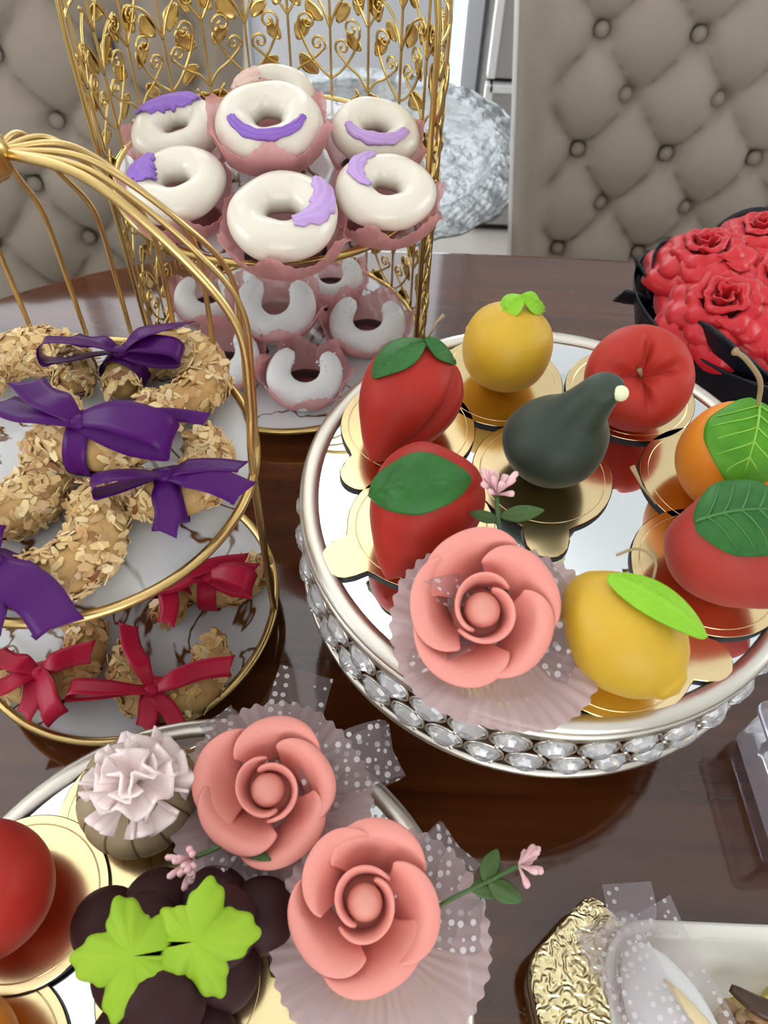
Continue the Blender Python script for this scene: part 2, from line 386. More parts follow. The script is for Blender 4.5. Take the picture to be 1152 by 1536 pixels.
# glazed balcony door with solid lower panels
d = struct(bpy.data.objects.new('door_1', None)); COL.objects.link(d); d.location = (0, Y1, 0)
for x0, x1 in ((DX0 - 0.07, DX0 + 0.06), (DX1 - 0.005, DX1 + 0.075)):
    MB().box((x0, -0.03, 0), (x1, 0.09, DZ + 0.07)).build('door_frame_post', M['trim'], d, smooth=False, bevel=0.006)
MB().box((DX0 - 0.07, -0.03, DZ - 0.04), (DX1 + 0.075, 0.09, DZ + 0.07)).build('door_frame_head', M['trim'], d, smooth=False, bevel=0.006)
MX = (DX0 + 0.06, -1.08, -0.445, DX1 - 0.005)
for k in range(3):
    x0, x1 = MX[k] + 0.03, MX[k + 1] - 0.03
    if k < 2: MB().box((MX[k + 1] - 0.03, -0.012, 0), (MX[k + 1] + 0.03, 0.08, DZ)).build('door_mullion', M['trim'], d, smooth=False, bevel=0.006)
    MB().box((x0, 0.02, 0.03), (x1, 0.06, 0.78)).build('door_panel', M['trim'], d, smooth=False, bevel=0.004)
    MB().box((x0, 0.01, 0.76), (x1, 0.07, 0.83)).build('door_rail', M['trim'], d, smooth=False, bevel=0.004)
    MB().box((x0, 0.035, 0.82), (x1, 0.041, DZ)).build('door_pane', M['pane'], d, smooth=False)
# unseen side windows, added along with their fill lamps
for nm, xw, sg, y0w, y1w in (('window_1', X0, -1, WY0, WY1), ('window_2', X1, 1, RY0, RY1)):
    w = struct(bpy.data.objects.new(nm, None)); COL.objects.link(w); w.location = (xw, 0, 0)
    ym = (y0w + y1w) / 2
    def wx(a, b_): return (min(sg * a, sg * b_), max(sg * a, sg * b_))
    xa, xb = wx(0.02, 0.065)
    for y0, y1, z0, z1 in ((y0w, y0w + 0.06, WZ0, WZ1), (y1w - 0.06, y1w, WZ0, WZ1), (ym - 0.03, ym + 0.03, WZ0, WZ1), (y0w, y1w, WZ0, WZ0 + 0.06), (y0w, y1w, WZ1 - 0.06, WZ1)):
        MB().box((xa, y0, z0), (xb, y1, z1)).build('window_frame', M['trim'], w, smooth=False, bevel=0.004)
    xa, xb = wx(0.041, 0.045)
    for y0, y1 in ((y0w + 0.06, ym - 0.03), (ym + 0.03, y1w - 0.06)):
        MB().box((xa, y0, WZ0 + 0.06), (xb, y1, WZ1 - 0.06)).build('window_pane', M['pane'], w, smooth=False)
    xa, xb = wx(-0.09, 0.02)
    MB().box((xa, y0w - 0.04, WZ0 - 0.03), (xb, y1w + 0.04, WZ0)).build('window_sill', M['trim'], w, smooth=False, bevel=0.004)
# drawer cabinet
cb = thing('drawer_cabinet', 'grey lacquered drawer cabinet with pale edges against the far wall', 'cabinet', (0.200, 1.90, 0))
MB().box((0, 0.02, 0.0), (1.3, 0.33, 1.15)).build('body', M['board_edge'], cb, smooth=False, bevel=0.003)
for j in range(3):
    z0 = 0.022 + j * 0.378
    for k in range(2):
        dr = MB().box((0.004 + 0.65 * k, 0.0, z0 + 0.006), (0.644 + 0.65 * k, 0.02, z0 + 0.368)).build('drawer', M['cabinet'], cb, smooth=False, bevel=0.003)
        MB().box((0.004 + 0.65 * k, -0.004, z0 + 0.352), (0.644 + 0.65 * k, 0.021, z0 + 0.370)).box((-0.004 + 0.65 * k, -0.004, z0 + 0.006), (0.014 + 0.65 * k, 0.021, z0 + 0.370)).build('drawer_edge', M['cabinet_edge'], dr, smooth=False, bevel=0.002)

# side table with the silver tray
TZ, TX, TY, TR = 0.55, -0.058, 1.235, 0.272
st = thing('side_table', 'small round dark wooden side table under the silver tray', 'table', (TX, TY, 0))
MB().lathe([(0.0001, TZ - 0.02), (0.19, TZ - 0.02), (0.195, TZ - 0.01), (0.19, TZ), (0.0001, TZ)], 48).build('tabletop', M['darkwood'], st)
for k in range(3):
    a = rad(30 + 120 * k)
    MB().tube([(0.12 * cos(a), 0.12 * sin(a), TZ - 0.02), (0.16 * cos(a), 0.16 * sin(a), 0)], [0.015, 0.009], 10).build('leg', M['darkwood'], st)
tr = thing('silver_tray', 'large round silver foil tray with a wide embossed rim, behind the filigree cage', 'tray', (TX, TY, TZ))
pr = spline([(0.0001, 0.004), (0.08, 0.004), (0.165, 0.004), (0.190, 0.010), (0.212, 0.034), (0.222, 0.040), (0.255, 0.038), (TR, 0.032)], 60)
def wob(p, a, t):
    k = 1 + (0.012 * sin(a * 24) + 0.006 * sin(a * 7 + 1)) * max(0, t - .6) * 2.5
    e = 0.0022 * sin(a * 40 + 60 * t) * sin(70 * t) * (0.4 + t) + 0.0016 * noise.noise(Vector((p[0] * 60, p[1] * 60, 0)))
    return (p[0] * k, p[1] * k, p[2] + e + 0.0025 * sin(a * 36) * max(0, t - .7) * 3)
o = MB().sheet(pr, 240, wob).build('dish', M['foil_silver'], tr, solid=0.002)
rest_on(tr, [o], TZ + 0.002)
MB().tube([(TR * cos(2 * pi * k / 120) * (1 + 0.012 * sin(24 * 2 * pi * k / 120)), TR * sin(2 * pi * k / 120) * (1 + 0.012 * sin(24 * 2 * pi * k / 120)), 0.032) for k in range(120)], 0.004, 6, True).build('rolled_edge', M['foil_silver'], tr)

# ================================================================== dining table
tb = thing('dining_table', 'long polished reddish brown wooden dining table with rounded far end', 'table')
def super_out(hw, y1, y0, n):
    pts = []
    for i in range(n + 1):
        a = pi * i / n
        c, s = cos(a), sin(a)
        x = 0.12 + hw * (abs(c) ** 0.70) * (1 if c > 0 else -1); y = y1 - 0.55 + 0.55 * abs(s) ** 0.70
        pts.append((x, y))
    pts += [(0.12 - hw, y0), (0.12 + hw, y0)]
    return pts
ol = super_out(0.66, 0.717, -0.75, 64)
MB().prism(ol, T - 0.032, T).build('tabletop', M['wood'], tb, smooth=False, bevel=0.006, seg=3)
ol2 = [(0.12 + (x - 0.12) * 0.86, -0.02 + (y + 0.02) * 0.86) for x, y in ol]
MB().prism(ol2, T - 0.11, T - 0.033).build('apron', M['wood'], tb, smooth=False)
for x in (-0.30, 0.54):
    for y in (-0.5, 0.36):
        MB().lathe([(0.03, T - 0.10), (0.034, 0.5), (0.022, 0.1), (0.026, 0.0)], 16).build('leg', M['darkwood'], tb, Matrix.Translation((x, y, 0)))

# ================================================================== tufted chairs
def make_chair(label, loc, rz, w=0.56, hgt=1.02, ox=0.0, oz=0.0):
    c = thing('dining_chair', label, 'chair', loc, (0, 0, rz), 'tufted dining chairs')
    z0 = 0.40; dx, dz = 0.123, 0.0725
    lat = []
    for j in range(-4, 6):
        z = 0.683 + oz + j * dz
        for i in range(-4, 5):
            x = ox + i * dx + (0.047 if j % 2 else 0)
            hw = w / 2 + (z - 0.75) * 0.12
            if abs(x) < hw - 0.035 and z < hgt - 0.03: lat.append((x, z))
    def depth(x, z):
        # diamond quilting: pillows between diagonal folds, sunk at the buttons
        a = ((x - ox) / dx + (z - 0.683 - oz) / (2 * dz)); bb = ((x - ox) / dx - (z - 0.683 - oz) / (2 * dz))
        fa = abs(sin(pi * a)); fb = abs(sin(pi * bb))
        q = 0.026 * min(1, (fa * fb) ** 0.45)
        r2 = min((x - p[0]) ** 2 + (z - p[1]) ** 2 for p in lat)
        return q - 0.022 * exp(-r2 / (0.014 ** 2))
    def lean(z): return 0.14 * (z - 0.75)
    def front(u, v):
        z = z0 + (hgt - z0) * v
        hw = w / 2 + (z - 0.75) * 0.12
        hw *= 1 - 0.10 * max(0, (v - .9) / .1) ** 2
        x = (2 * u - 1) * hw
        e = min(1, (hw - abs(x)) / 0.03); ez = min(1, (hgt - z) / 0.03)
        k = sqrt(max(0, 1 - (1 - max(e, 0)) ** 2)) * sqrt(max(0, 1 - (1 - max(ez, 0)) ** 2))
        inside = max(0, min(1, (hw - abs(x) - 0.035) / 0.02))
        dd = 0.026 * (1 - inside) + depth(x, z) * inside
        return (x, lean(z) - dd * k - 0.012 * k + 0.012, z)
    back = MB().grid(front, 110, 130).build('backrest', M['fabric'], c)
    def rear(u, v):
        z = z0 + (hgt - z0) * v
        hw = w / 2 + (z - 0.75) * 0.12
        hw *= 1 - 0.10 * max(0, (v - .9) / .1) ** 2
        x = (2 * u - 1) * hw; e = 1 - (2 * u - 1) ** 6
        return (x, lean(z) + 0.014 + 0.055 * e * min(1, (1 - v) * 12 + .1), z)
    MB().grid(rear, 30, 30).build('back_panel', M['fabric'], c)
    pts = [front(0, v / 30) for v in range(31)] + [front(u / 12, 1) for u in range(1, 12)] + [front(1, 1 - v / 30) for v in range(31)]
    MB().tube([(p[0], p[1] - 0.001, p[2]) for p in pts], 0.0048, 8).build('piping', M['fabric_edge'], c)
    bme = MB().lathe([(0.0001, 0.006), (0.005, 0.005), (0.009, 0.002), (0.010, -0.001), (0.008, -0.003)], 14).mesh('button', M['fabric'])
    for x, z in lat:
        link('button', bme, c, Matrix.Translation((x, lean(z) + 0.002, z)) @ Matrix.Rotation(rad(90 - 8), 4, 'X'))
    def seat(u, v):
        a = u * 2 * pi; s = sin(pi * v) ** 0.35; k = (abs(cos(a)) ** 8 + abs(sin(a)) ** 8) ** (-1 / 8)
        return (0.25 * cos(a) * k * s, -0.23 + 0.23 * sin(a) * k * s, 0.47 - 0.045 * cos(pi * v) * -1 * -1)
    MB().grid(seat, 48, 14, True).build('seat', M['fabric'], c)
    for sx in (-1, 1):
        for y in (-0.41, 0.0):
            MB().tube([(sx * 0.21, y, 0.44), (sx * 0.22, y + (0.05 if y > -0.1 else -0.01), 0)], [0.022, 0.013], 10).build('leg', M['darkwood'], c)
    return c
make_chair('taupe button-tufted dining chair beside the red roses', (0.452, 1.07, 0), rad(-1), w=0.60, ox=-0.203 + 0.0)
make_chair('taupe button-tufted dining chair behind the gold wire birdcage stand', (-0.480, 0.905, 0), rad(10), w=0.58, ox=0.02, oz=0.01)

# ================================================================== mirror-topped crystal stands
def crystal_stand(label, cx, cy, ztop, R, band, ncr, pedestal):
    s = thing('mirror_cake_stand', label, 'cake stand', (cx, cy, T), group='mirror cake stands')
    h = ztop - T
    MB().lathe([(0.0001, h - 0.004), (R - 0.008, h - 0.004), (R - 0.008, h - 0.0015), (0.0001, h - 0.0015)], 96).build('mirror_top', M['mirror'], s, smooth=False)
    # rounded rim around the mirror
    pr = []
    for k in range(14):
        a = 2 * pi * k / 14
        pr.append((R - 0.0055 + 0.0055 * cos(a), h - 0.002 + 0.0035 * sin(a)))
    MB().lathe(pr, 120, closed=True).build('rim', M['silver'], s)
    zb = h - band
    MB().lathe([(R - 0.004, zb - 0.002), (R + 0.0005, zb - 0.002), (R + 0.0015, zb), (R + 0.0005, zb + 0.003), (R - 0.004, zb + 0.003)], 120, closed=True).build('lower_ring', M['silver'], s)
    MB().lathe([(R - 0.003, h - 0.012), (R, h - 0.012), (R, h - 0.005), (R - 0.003, h - 0.005)], 120, closed=True).build('upper_ring', M['silver'], s)
    # two rows of oval crystals in metal settings
    rows = 2; hh = (band - 0.016) / rows
    aw, ah = pi * R / ncr * 0.92, hh * 0.46
    ring = MB().tube([(aw * cos(2 * pi * k / 20), ah * sin(2 * pi * k / 20), 0) for k in range(20)], 0.0008, 5, True).mesh('setting', M['silver'])
    facet = MB().lathe([(0.0001, 0.0048), (0.45, 0.0043), (0.80, 0.002), (1.0, 0.0), (0.8, -0.002), (0.0001, -0.0035)], 10)
    facet.v = [(x * aw * .9, y * ah * .9, z) for x, y, z in facet.v]
    fm = facet.mesh('crystal', M['crystal'], smooth=False)
    for j in range(rows):
        for k in range(ncr):
            a = 2 * pi * (k + 0.5 * j) / ncr
            z = zb + 0.004 + hh * (j + 0.5)
            F = Matrix.Translation((R * 0.992 * cos(a), R * 0.992 * sin(a), z)) @ Matrix.Rotation(a + pi / 2, 4, 'Z') @ Matrix.Rotation(pi / 2, 4, 'X')
            c = link('crystal', fm, s, F)
            link('setting', ring, c)
    # small beads linking the ovals
    bd = MB()
    for k in range(ncr):
        for z in (zb + 0.004, zb + 0.004 + hh, zb + 0.004 + 2 * hh):
            a = 2 * pi * (k + 0.25) / ncr
            bd.ball((R * 0.992 * cos(a), R * 0.992 * sin(a), z), 0.0016, 6)
    bd.build('link_beads', M['silver'], s)['kind'] = 'stuff'
    MB().lathe([(0.0001, h - 0.0045), (R - 0.009, h - 0.0045), (R - 0.009, h - 0.007), (0.0001, h - 0.007)], 64).build('under_plate', M['darkwood'], s, smooth=False)
    if pedestal:
        MB().lathe(spline([(0.05, zb + 0.02), (0.03, zb), (0.018, zb - 0.02), (0.016, 0.04), (0.024, 0.02), (0.055, 0.008), (0.06, 0.0)], 30) , 40).build('pedestal', M['silver'], s)
        MB().lathe([(0.04, h - 0.008), (0.04, h - 0.02), (0.05, zb + 0.019), (0.0001, zb + 0.019)], 40).build('pedestal_cup', M['silver'], s)
    else:
        for k in range(4):
            a = rad(45 + 90 * k)
            MB().lathe([(0.006, zb - 0.002), (0.008, zb * 0.5), (0.005, 0.0)], 12).build('foot', M['silver'], s, Matrix.Translation(((R - 0.012) * cos(a), (R - 0.012) * sin(a), 0)))
    return s
AX, AY, AZ, AR = 0.0921, 0.2734, 0.900, 0.140
DXC, DYC, DZT, DR = -0.0820, 0.0330, 0.816, 0.134
crystal_stand('tall round mirror cake stand with two rows of crystals, holding the fig cake', AX, AY, AZ, AR, 0.0575, 41, True)
crystal_stand('low round mirror cake stand under the chocolate grapes cake', DXC, DYC, DZT, DR, 0.052, 39, False)
AS, DS = AZ - 0.0015, DZT - 0.0015      # mirror surfaces

# ================================================================== gold cake boards with a tab
def board(label, x, y, z, tab_dir, R=0.0402):
    b = thing('cake_board', label, 'cake board', (x, y, z), (0, 0, tab_dir), 'round gold cake boards')
    def outline(r0, r1):
        pts = []
        for k in range(120):
            a = 2 * pi * k / 120; aa = (a + pi) % (2 * pi) - pi
            r = r0
            # tab disc of radius r1 centred at distance 0.045, smoothly blended
            dd = 0.046; s = dd * sin(aa)
            if abs(aa) < 1.2 and abs(s) < r1:
                r2 = dd * cos(aa) + sqrt(r1 * r1 - s * s)
                kk = 0.004; h = max(0, min(1, 0.5 + 0.5 * (r2 - r) / kk)); r = r * (1 - h) + r2 * h + kk * h * (1 - h)
            elif abs(aa) < 0.42: r += 0.002 * (1 - (abs(aa) - 0.2) / 0.22)
            pts.append((r * cos(a), r * sin(a)))
        return pts
    MB().prism(outline(R, 0.0125), 0.0, 0.0022).build('card_base', M['board_edge'], b, smooth=False)
    MB().prism(outline(R - 0.0003, 0.0122), 0.0022, 0.0027).build('foil_top', M['gold_foil'], b, smooth=False, bevel=0.0003, seg=1)
    MB().lathe([(R - 0.0052, 0.0026), (R - 0.0047, 0.0030), (R - 0.0042, 0.0026)], 80, closed=True).build('embossed_ring', M['gold_foil'], b)
    return b
BT = 0.0028

# ================================================================== fruit cakes
def leaf_fn(L, W, bend, cup=0.25, wave=0.0, veins=6, fold=0.0, serr=0.0, pw=0.75, vein_h=0.0005, lat=0.0):
    def fn(u, v):
        w = W * 0.5 * (sin(pi * min(1, v * 0.97 + 0.015)) ** pw) * (1.0 + 0.25 * (0.45 - v))
        s = 2 * u - 1
        if serr: w *= 1 + serr * abs(((v * 9) % 1) - 0.5) * (abs(s) ** 3)
        x = w * s
        a = bend * v
        if abs(bend) > 1e-4: y, z = L * sin(a) / bend, -L * (1 - cos(a)) / bend
        else: y, z = L * v, 0
        n = (0, sin(a), cos(a))
        vv = (v * veins + abs(s) * 1.3) % 1
        ridge = vein_h * exp(-((vv - 0.5) / 0.14) ** 2) * (1 - abs(s)) + 2.0 * vein_h * exp(-(s / 0.09) ** 2)
        hgt = -lat * x * x - cup * abs(x) * (1 + fold * abs(s)) + wave * sin(v * 14 + s * 2) * abs(s) + ridge
        return (x, y + n[1] * hgt, z + n[2] * hgt)
    return fn
def leaf(parent, m, base, d, n, L, W, bend=0.8, **kw):
    o = MB().grid(leaf_fn(L, W, bend, **kw), 25, 61).build('leaf', m, parent, frame(base, d, n), solid=0.0012)
    return o

def body(profile, groove=None, lobes=0, lobe_d=0.0, n=64, m=48, bumps=0.0, dimples=()):
    """smooth body of revolution about Z from (radius, z) control points with grooves / lobes"""
    pr = spline(profile, m)
    pr = [(max(r, 1e-5), z) for r, z in pr]
    def fn(p, a, t):
        x, y, z = p; k = 1.0
        if groove:
            for gv in groove:
                ga, gw, gd = gv[:3]
                da = (a - ga + pi) % (2 * pi) - pi
                k -= gd * exp(-(da / gw) ** 2) * (sin(pi * t) ** 0.5 if len(gv) == 3 else exp(-((t - gv[3]) / 0.13) ** 2))
                if len(gv) == 4: z -= 0.0075 * exp(-(da / gw) ** 2) * exp(-((t - gv[3]) / 0.12) ** 2)
        if lobes: k -= lobe_d * abs(cos(a * lobes / 2)) ** 6 * sin(pi * t) ** 0.4
        if bumps: k += bumps * noise.noise(Vector((x * 60, y * 60, z * 60)))
        q = Vector((x * k, y * k, z))
        for c, r, dp in dimples:
            dv = q - Vector(c); e = dv.length / r
            if e < 2.2: q -= q.normalized() * dp * exp(-e * e)
        return tuple(q)
    return MB().lathe(pr, n, fn)

def fruit(name, label, x, y, z, axis, mb, m, roll=0.0, group='fruit-shaped cakes', scale=1.0):
    t = thing(name, label, 'cake', (x, y, z), group=group)
    R = Vector((0, 0, 1)).rotation_difference(Vector(axis).normalized()).to_matrix().to_4x4() @ Matrix.Rotation(roll, 4, 'Z') @ Matrix.Scale(scale, 4)
    o = mb.build('body', m, t, R)
    lo = min((R @ Vector(v)).z for v in mb.v)
    B = Matrix.Translation((0, 0, -lo)) @ R
    o.matrix_basis = B
    return t, B
def surf(B, mb, d):
    """point of the placed body that lies furthest in direction d"""
    d = Vector(d)
    return max((B @ Vector(v) for v in mb.v), key=lambda p: p.dot(d))
def az(axis, wd):
    """azimuth in the body's own frame of the world direction wd"""
    q = Vector((0, 0, 1)).rotation_difference(Vector(axis).normalized()).to_matrix().inverted() @ Vector(wd)
    return atan2(q.y, q.x)

def leaf_on(t, B, mb, m, out, along, L, W, rho, lift=0.0015, **kw):
    """leaf that hugs the body: base at the support point in direction out, running along, curved to radius rho"""
    n = Vector(out).normalized(); a = Vector(along); a = (a - a.dot(n) * n).normalized()
    kw.setdefault('cup', 0.0)
    vm_ = kw.pop('vein_mat', None)
    o = leaf(t, m, surf(B, mb, n) + n * lift, a, n, L, W, L / rho, lat=0.5 / rho, **kw)
    if vm_:
        kw2 = dict(kw); kw2['vein_h'] = 0.0
        fn = leaf_fn(L, W, L / rho, lat=0.5 / rho, **kw2)
        def up(p, h=0.0011): return (p[0], p[1], p[2] + h)
        MB().tube([up(fn(0.5, 0.02 + 0.94 * i / 20)) for i in range(21)], [0.0008 - 0.0005 * i / 20 for i in range(21)], 6).build('leaf_vein', vm_, o)
        for sd in (-1, 1):
            for q in range(5):
                v0 = 0.12 + 0.15 * q
                MB().tube([up(fn(0.5 + sd * 0.44 * i / 10, min(0.97, v0 + 0.20 * (i / 10) ** 0.8))) for i in range(11)], [0.00055 - 0.0003 * i / 10 for i in range(11)], 5).build('leaf_vein', vm_, o)
    return o
ZA, ZD = AS + BT, DS + BT
# boards: x, y, tab direction
board('round gold cake board under the red fruit cake with two dark leaves', 0.0121, 0.3190, AS, rad(-124))
board('round gold cake board under the dark red fruit cake beside the potted sprig', 0.0205, 0.2457, AS, rad(-150))
board('round gold cake board under the yellow lemon cake behind the fig', 0.0687, 0.3613, AS, rad(100))
board('round gold cake board under the red apple cake behind the fig', 0.1500, 0.3545, AS, rad(60))
board('round gold cake board under the dark green fig cake', 0.0894, 0.2866, AS, rad(-92))
board('round gold cake board under the orange fruit cake with a curved stem', 0.1860, 0.2880, AS, rad(20))
board('round gold cake board under the rosy fruit cake with a dark leaf', 0.1710, 0.2255, AS, rad(-15))
board('round gold cake board under the lemon cake with the long lime leaf', 0.1140, 0.1800, AS, rad(-8))
board('round gold cake board under the beige pumpkin cake', -0.1226, 0.1111, DS, rad(35))
board('round gold cake board under the red apple cake next to the pumpkin', -0.1667, 0.0690, DS + 0.0031, rad(170))
board('round gold cake board under the chocolate grapes cake', -0.0841, 0.0375, DS, rad(-12))
board('round gold cake board under the orange cake near the chocolate grapes', -0.1680, 0.0010, DS, rad(190))

RED = [(0.0, 0.0), (0.008, -0.0015), (0.018, 0.001), (0.0265, 0.012), (0.0285, 0.026), (0.024, 0.042), (0.0155, 0.055), (0.008, 0.064), (0.0, 0.070)]
# red cake with two dark leaves: stem end up and back, tip low in front
ax = Vector((-0.46, -0.74, -0.46))
mb = body(RED, [(az(ax, (0.62, -0.70, 0.25)), 0.17, 0.20)], n=128)
t, B = fruit('mango_cake', 'red glazed fruit cake with a side crease and two small dark green leaves', 0.0240, 0.3345, ZA, ax, mb, M['red'])
st = surf(B, mb, (0.05, 0.35, 1))
leaf_on(t, B, mb, M['leaf_dark'], (0.15, 0.25, 1), (-0.85, -0.52, 0), 0.036, 0.024, 0.031, 0.002)
leaf_on(t, B, mb, M['leaf_dark'], (0.15, 0.25, 1), (0.95, -0.15, 0), 0.022, 0.019, 0.022, 0.0035)
MB().tube([st + Vector((0.006, 0.008, -0.003)), st + Vector((0.010, 0.014, 0.003)), st + Vector((0.014, 0.018, 0.005))], [0.0006, 0.0006, 0.0012], 6).build('stem', M['stem'], t)
# second red cake
ax = Vector((-0.42, -0.76, -0.50))
mb = body(RED, [(az(ax, (0.80, -0.4, 0.0)), 0.13, 0.08)], n=128)
t, B = fruit('mango_cake', 'dark red fruit cake with one arched green leaf beside the rose cupcake', 0.0320, 0.2590, ZA, ax, mb, M['red'])
leaf_on(t, B, mb, M['leaf_dark'], (0.75, -0.35, 1), (-1, -0.12, 0), 0.058, 0.030, 0.031, 0.002, wave=0.001)
# lemon behind the fig
LEM = [(0.0, 0.0), (0.006, 0.001), (0.012, 0.003), (0.023, 0.012), (0.0268, 0.027), (0.0235, 0.042), (0.013, 0.051), (0.007, 0.0535), (0.0, 0.0545)]
mb = body(LEM, n=72, dimples=[((-0.017, -0.016, 0.020), 0.006, 0.003), ((-0.005, -0.024, 0.014), 0.006, 0.003), ((-0.022, -0.008, 0.026), 0.006, 0.002), ((-0.012, -0.022, 0.012), 0.005, -0.002)])
t, B = fruit('lemon_cake', 'round dimpled yellow lemon cake with a small curled lime leaf on top', 0.0670, 0.3580, ZA, (0.10, 0.12, 1), mb, M['yellow'])
tp = B @ Vector((0, 0, 0.054))
leaf(t, M['leaf_lime'], tp + Vector((0.002, 0.003, 0.006)), (-0.85, -0.45, 0.15), (-0.3, -0.2, 1), 0.020, 0.016, 1.9, cup=0.3)
leaf(t, M['leaf_lime'], tp + Vector((0.001, 0.003, 0.006)), (0.85, -0.1, 0.1), (0.2, -0.3, 1), 0.022, 0.014, 1.8, cup=0.4)
# red apple with creases
AP = [(0.0, 0.0), (0.010, -0.001), (0.021, 0.003), (0.0300, 0.015), (0.0325, 0.030), (0.0285, 0.043), (0.019, 0.0495), (0.010, 0.046), (0.004, 0.038), (0.0, 0.033)]
ax = Vector((-0.10, -0.72, 1))
mb = body(AP, [(az(ax, (0.1, 1, .6)), 0.20, 0.05, 0.74), (az(ax, (0.9, 0.02, 0.3)), 0.26, 0.05, 0.74), (az(ax, (-0.9, -0.10, 0.1)), 0.30, 0.05, 0.74), (az(ax, (0.15, -1, -.6)), 0.18, 0.04, 0.76)], n=160, m=80)
t, B = fruit('apple_cake', 'bright red apple cake with deep creases around its stem', 0.1455, 0.3500, ZA, ax, mb, M['red_apple'], scale=0.94)
MB().tube([B @ Vector((0, 0, 0.033)), B @ Vector((-0.001, 0.001, 0.038)), B @ Vector((-0.003, 0.003, 0.042))], [0.0012, 0.001, 0.0016], 8).build('stem', M['stem'], t)
# fig
FIG = [(0.0, 0.0), (0.006, 0.0), (0.014, 0.0035), (0.024, 0.014), (0.0278, 0.025), (0.0245, 0.037), (0.0165, 0.047), (0.0130, 0.055), (0.0110, 0.063), (0.0094, 0.070), (0.0060, 0.0735), (0.0, 0.0742)]
def bend_fig(mb):
    mb.v = [(x + 0.62 * max(0, z - 0.025) ** 1.2, y - 0.10 * max(0, z - 0.03) ** 1.2, z) for x, y, z in mb.v]; return mb
t, B = fruit('fig_cake', 'dark green fig cake with a bent neck and pale tip', 0.0890, 0.2870, ZA, (0.06, 0.02, 1), bend_fig(body(FIG, n=72, bumps=0.004)), M['fig'])
tipx = 0.62 * (0.0735 - 0.025) ** 1.2
MB().ball(tuple(B @ Vector((tipx + 0.0045, -0.0085, 0.0715))), 0.0040, 16).build('pale_tip', M['cream'], t)
# orange with curved stem and big leaf
OR = [(0.0, 0.0), (0.010, 0.001), (0.021, 0.006), (0.0290, 0.018), (0.0302, 0.030), (0.0265, 0.044), (0.017, 0.053), (0.006, 0.0565), (0.0, 0.056)]
mbo = body(OR, n=72)
t, B = fruit('orange_cake', 'orange fruit cake with a large veined green leaf and a curved brown stem', 0.1865, 0.2810, ZA, (0.02, -0.1, 1), mbo, M['orange'])
tp = B @ Vector((0, 0, 0.056))
leaf_on(t, B, mbo, M['leaf_mid'], (0.10, 0.42, 1), (-0.30, -0.93, 0), 0.054, 0.046, 0.0345, 0.0025, veins=5, wave=0.0012, pw=0.6, vein_h=0.0, vein_mat=M['leaf_vein'])
MB().tube(spline([(0.003, 0.006, 0.052), (0.000, 0.006, 0.066), (-0.005, 0.006, 0.078), (-0.0165, 0.006, 0.0900), (-0.0235, 0.006, 0.0945)], 20), [0.0013] * 18 + [0.0017, 0.0022], 8).build('stem', M['stem'], t)
# rosy cake
PE = [(0.0, 0.0), (0.010, -0.001), (0.021, 0.003), (0.0295, 0.016), (0.0300, 0.030), (0.0235, 0.044), (0.014, 0.054), (0.007, 0.060), (0.0, 0.064)]
ax = Vector((0.58, -0.62, -0.22))
mb = body(PE, [(rad(40), 0.12, 0.05)], n=80)
t, B = fruit('peach_cake', 'rosy red fruit cake with a pointed end and a broad dark green leaf', 0.1530, 0.2380, ZA, ax, mb, M['peach'])
tp = surf(B, mb, (0, 0, 1))
leaf_on(t, B, mb, M['leaf_dark'], (-1.15, -0.15, 1), (1, 0.05, 0), 0.050, 0.042, 0.0345, 0.0025, veins=4, wave=0.001, pw=0.55, vein_h=0.0, vein_mat=M['leaf_vein_dark'])
MB().tube([(-0.022, -0.006, 0.045), (-0.030, -0.001, 0.052), (-0.036, 0.004, 0.060)], [0.0006, 0.0006, 0.0014], 6).build('stem', M['stem'], t)
# lemon with long lime leaf
L2 = [(0.0, 0.0), (0.006, 0.0012), (0.011, 0.004), (0.0215, 0.015), (0.0285, 0.033), (0.0275, 0.048), (0.0195, 0.062), (0.011, 0.069), (0.0075, 0.0725), (0.0, 0.075)]
mb = body(L2, n=72)
t, B = fruit('lemon_cake', 'yellow lemon cake lying on its side with one long lime leaf', 0.0900, 0.1960, ZA, (0.60, -0.72, -0.12), mb, M['yellow'], scale=0.90)
tp = surf(B, mb, (0, 0, 1))
leaf_on(t, B, mb, M['leaf_lime'], (-0.30, 0.36, 1), (0.82, -0.56, 0), 0.048, 0.020, 0.050, 0.004, veins=8, pw=0.62, cup=0.12)
MB().tube(spline([tuple(tp + Vector((0.008, 0.012, -0.004))), tuple(tp + Vector((0.010, 0.022, 0.002))), tuple(tp + Vector((0.002, 0.026, 0.005))), tuple(tp + Vector((-0.008, 0.022, 0.005)))], 12), 0.0007, 6).build('stem', M['stem'], t)

# ---- low stand
AP2 = [(0.0, 0.0), (0.010, -0.001), (0.021, 0.003), (0.0285, 0.015), (0.0305, 0.028), (0.0270, 0.042), (0.018, 0.049), (0.009, 0.0475), (0.003, 0.044), (0.0, 0.043)]
t, B = fruit('apple_cake', 'dark red apple cake on the low mirror stand next to the pumpkin', -0.1690, 0.0700, ZD + 0.0031, (-0.25, -0.1, 1), body(AP2, n=72), M['red'])
t, B = fruit('orange_cake', 'smooth orange fruit cake on the low mirror stand beside the chocolate grapes', -0.1720, 0.0015, ZD, (0, 0, 1), body(OR, n=64), M['orange'])
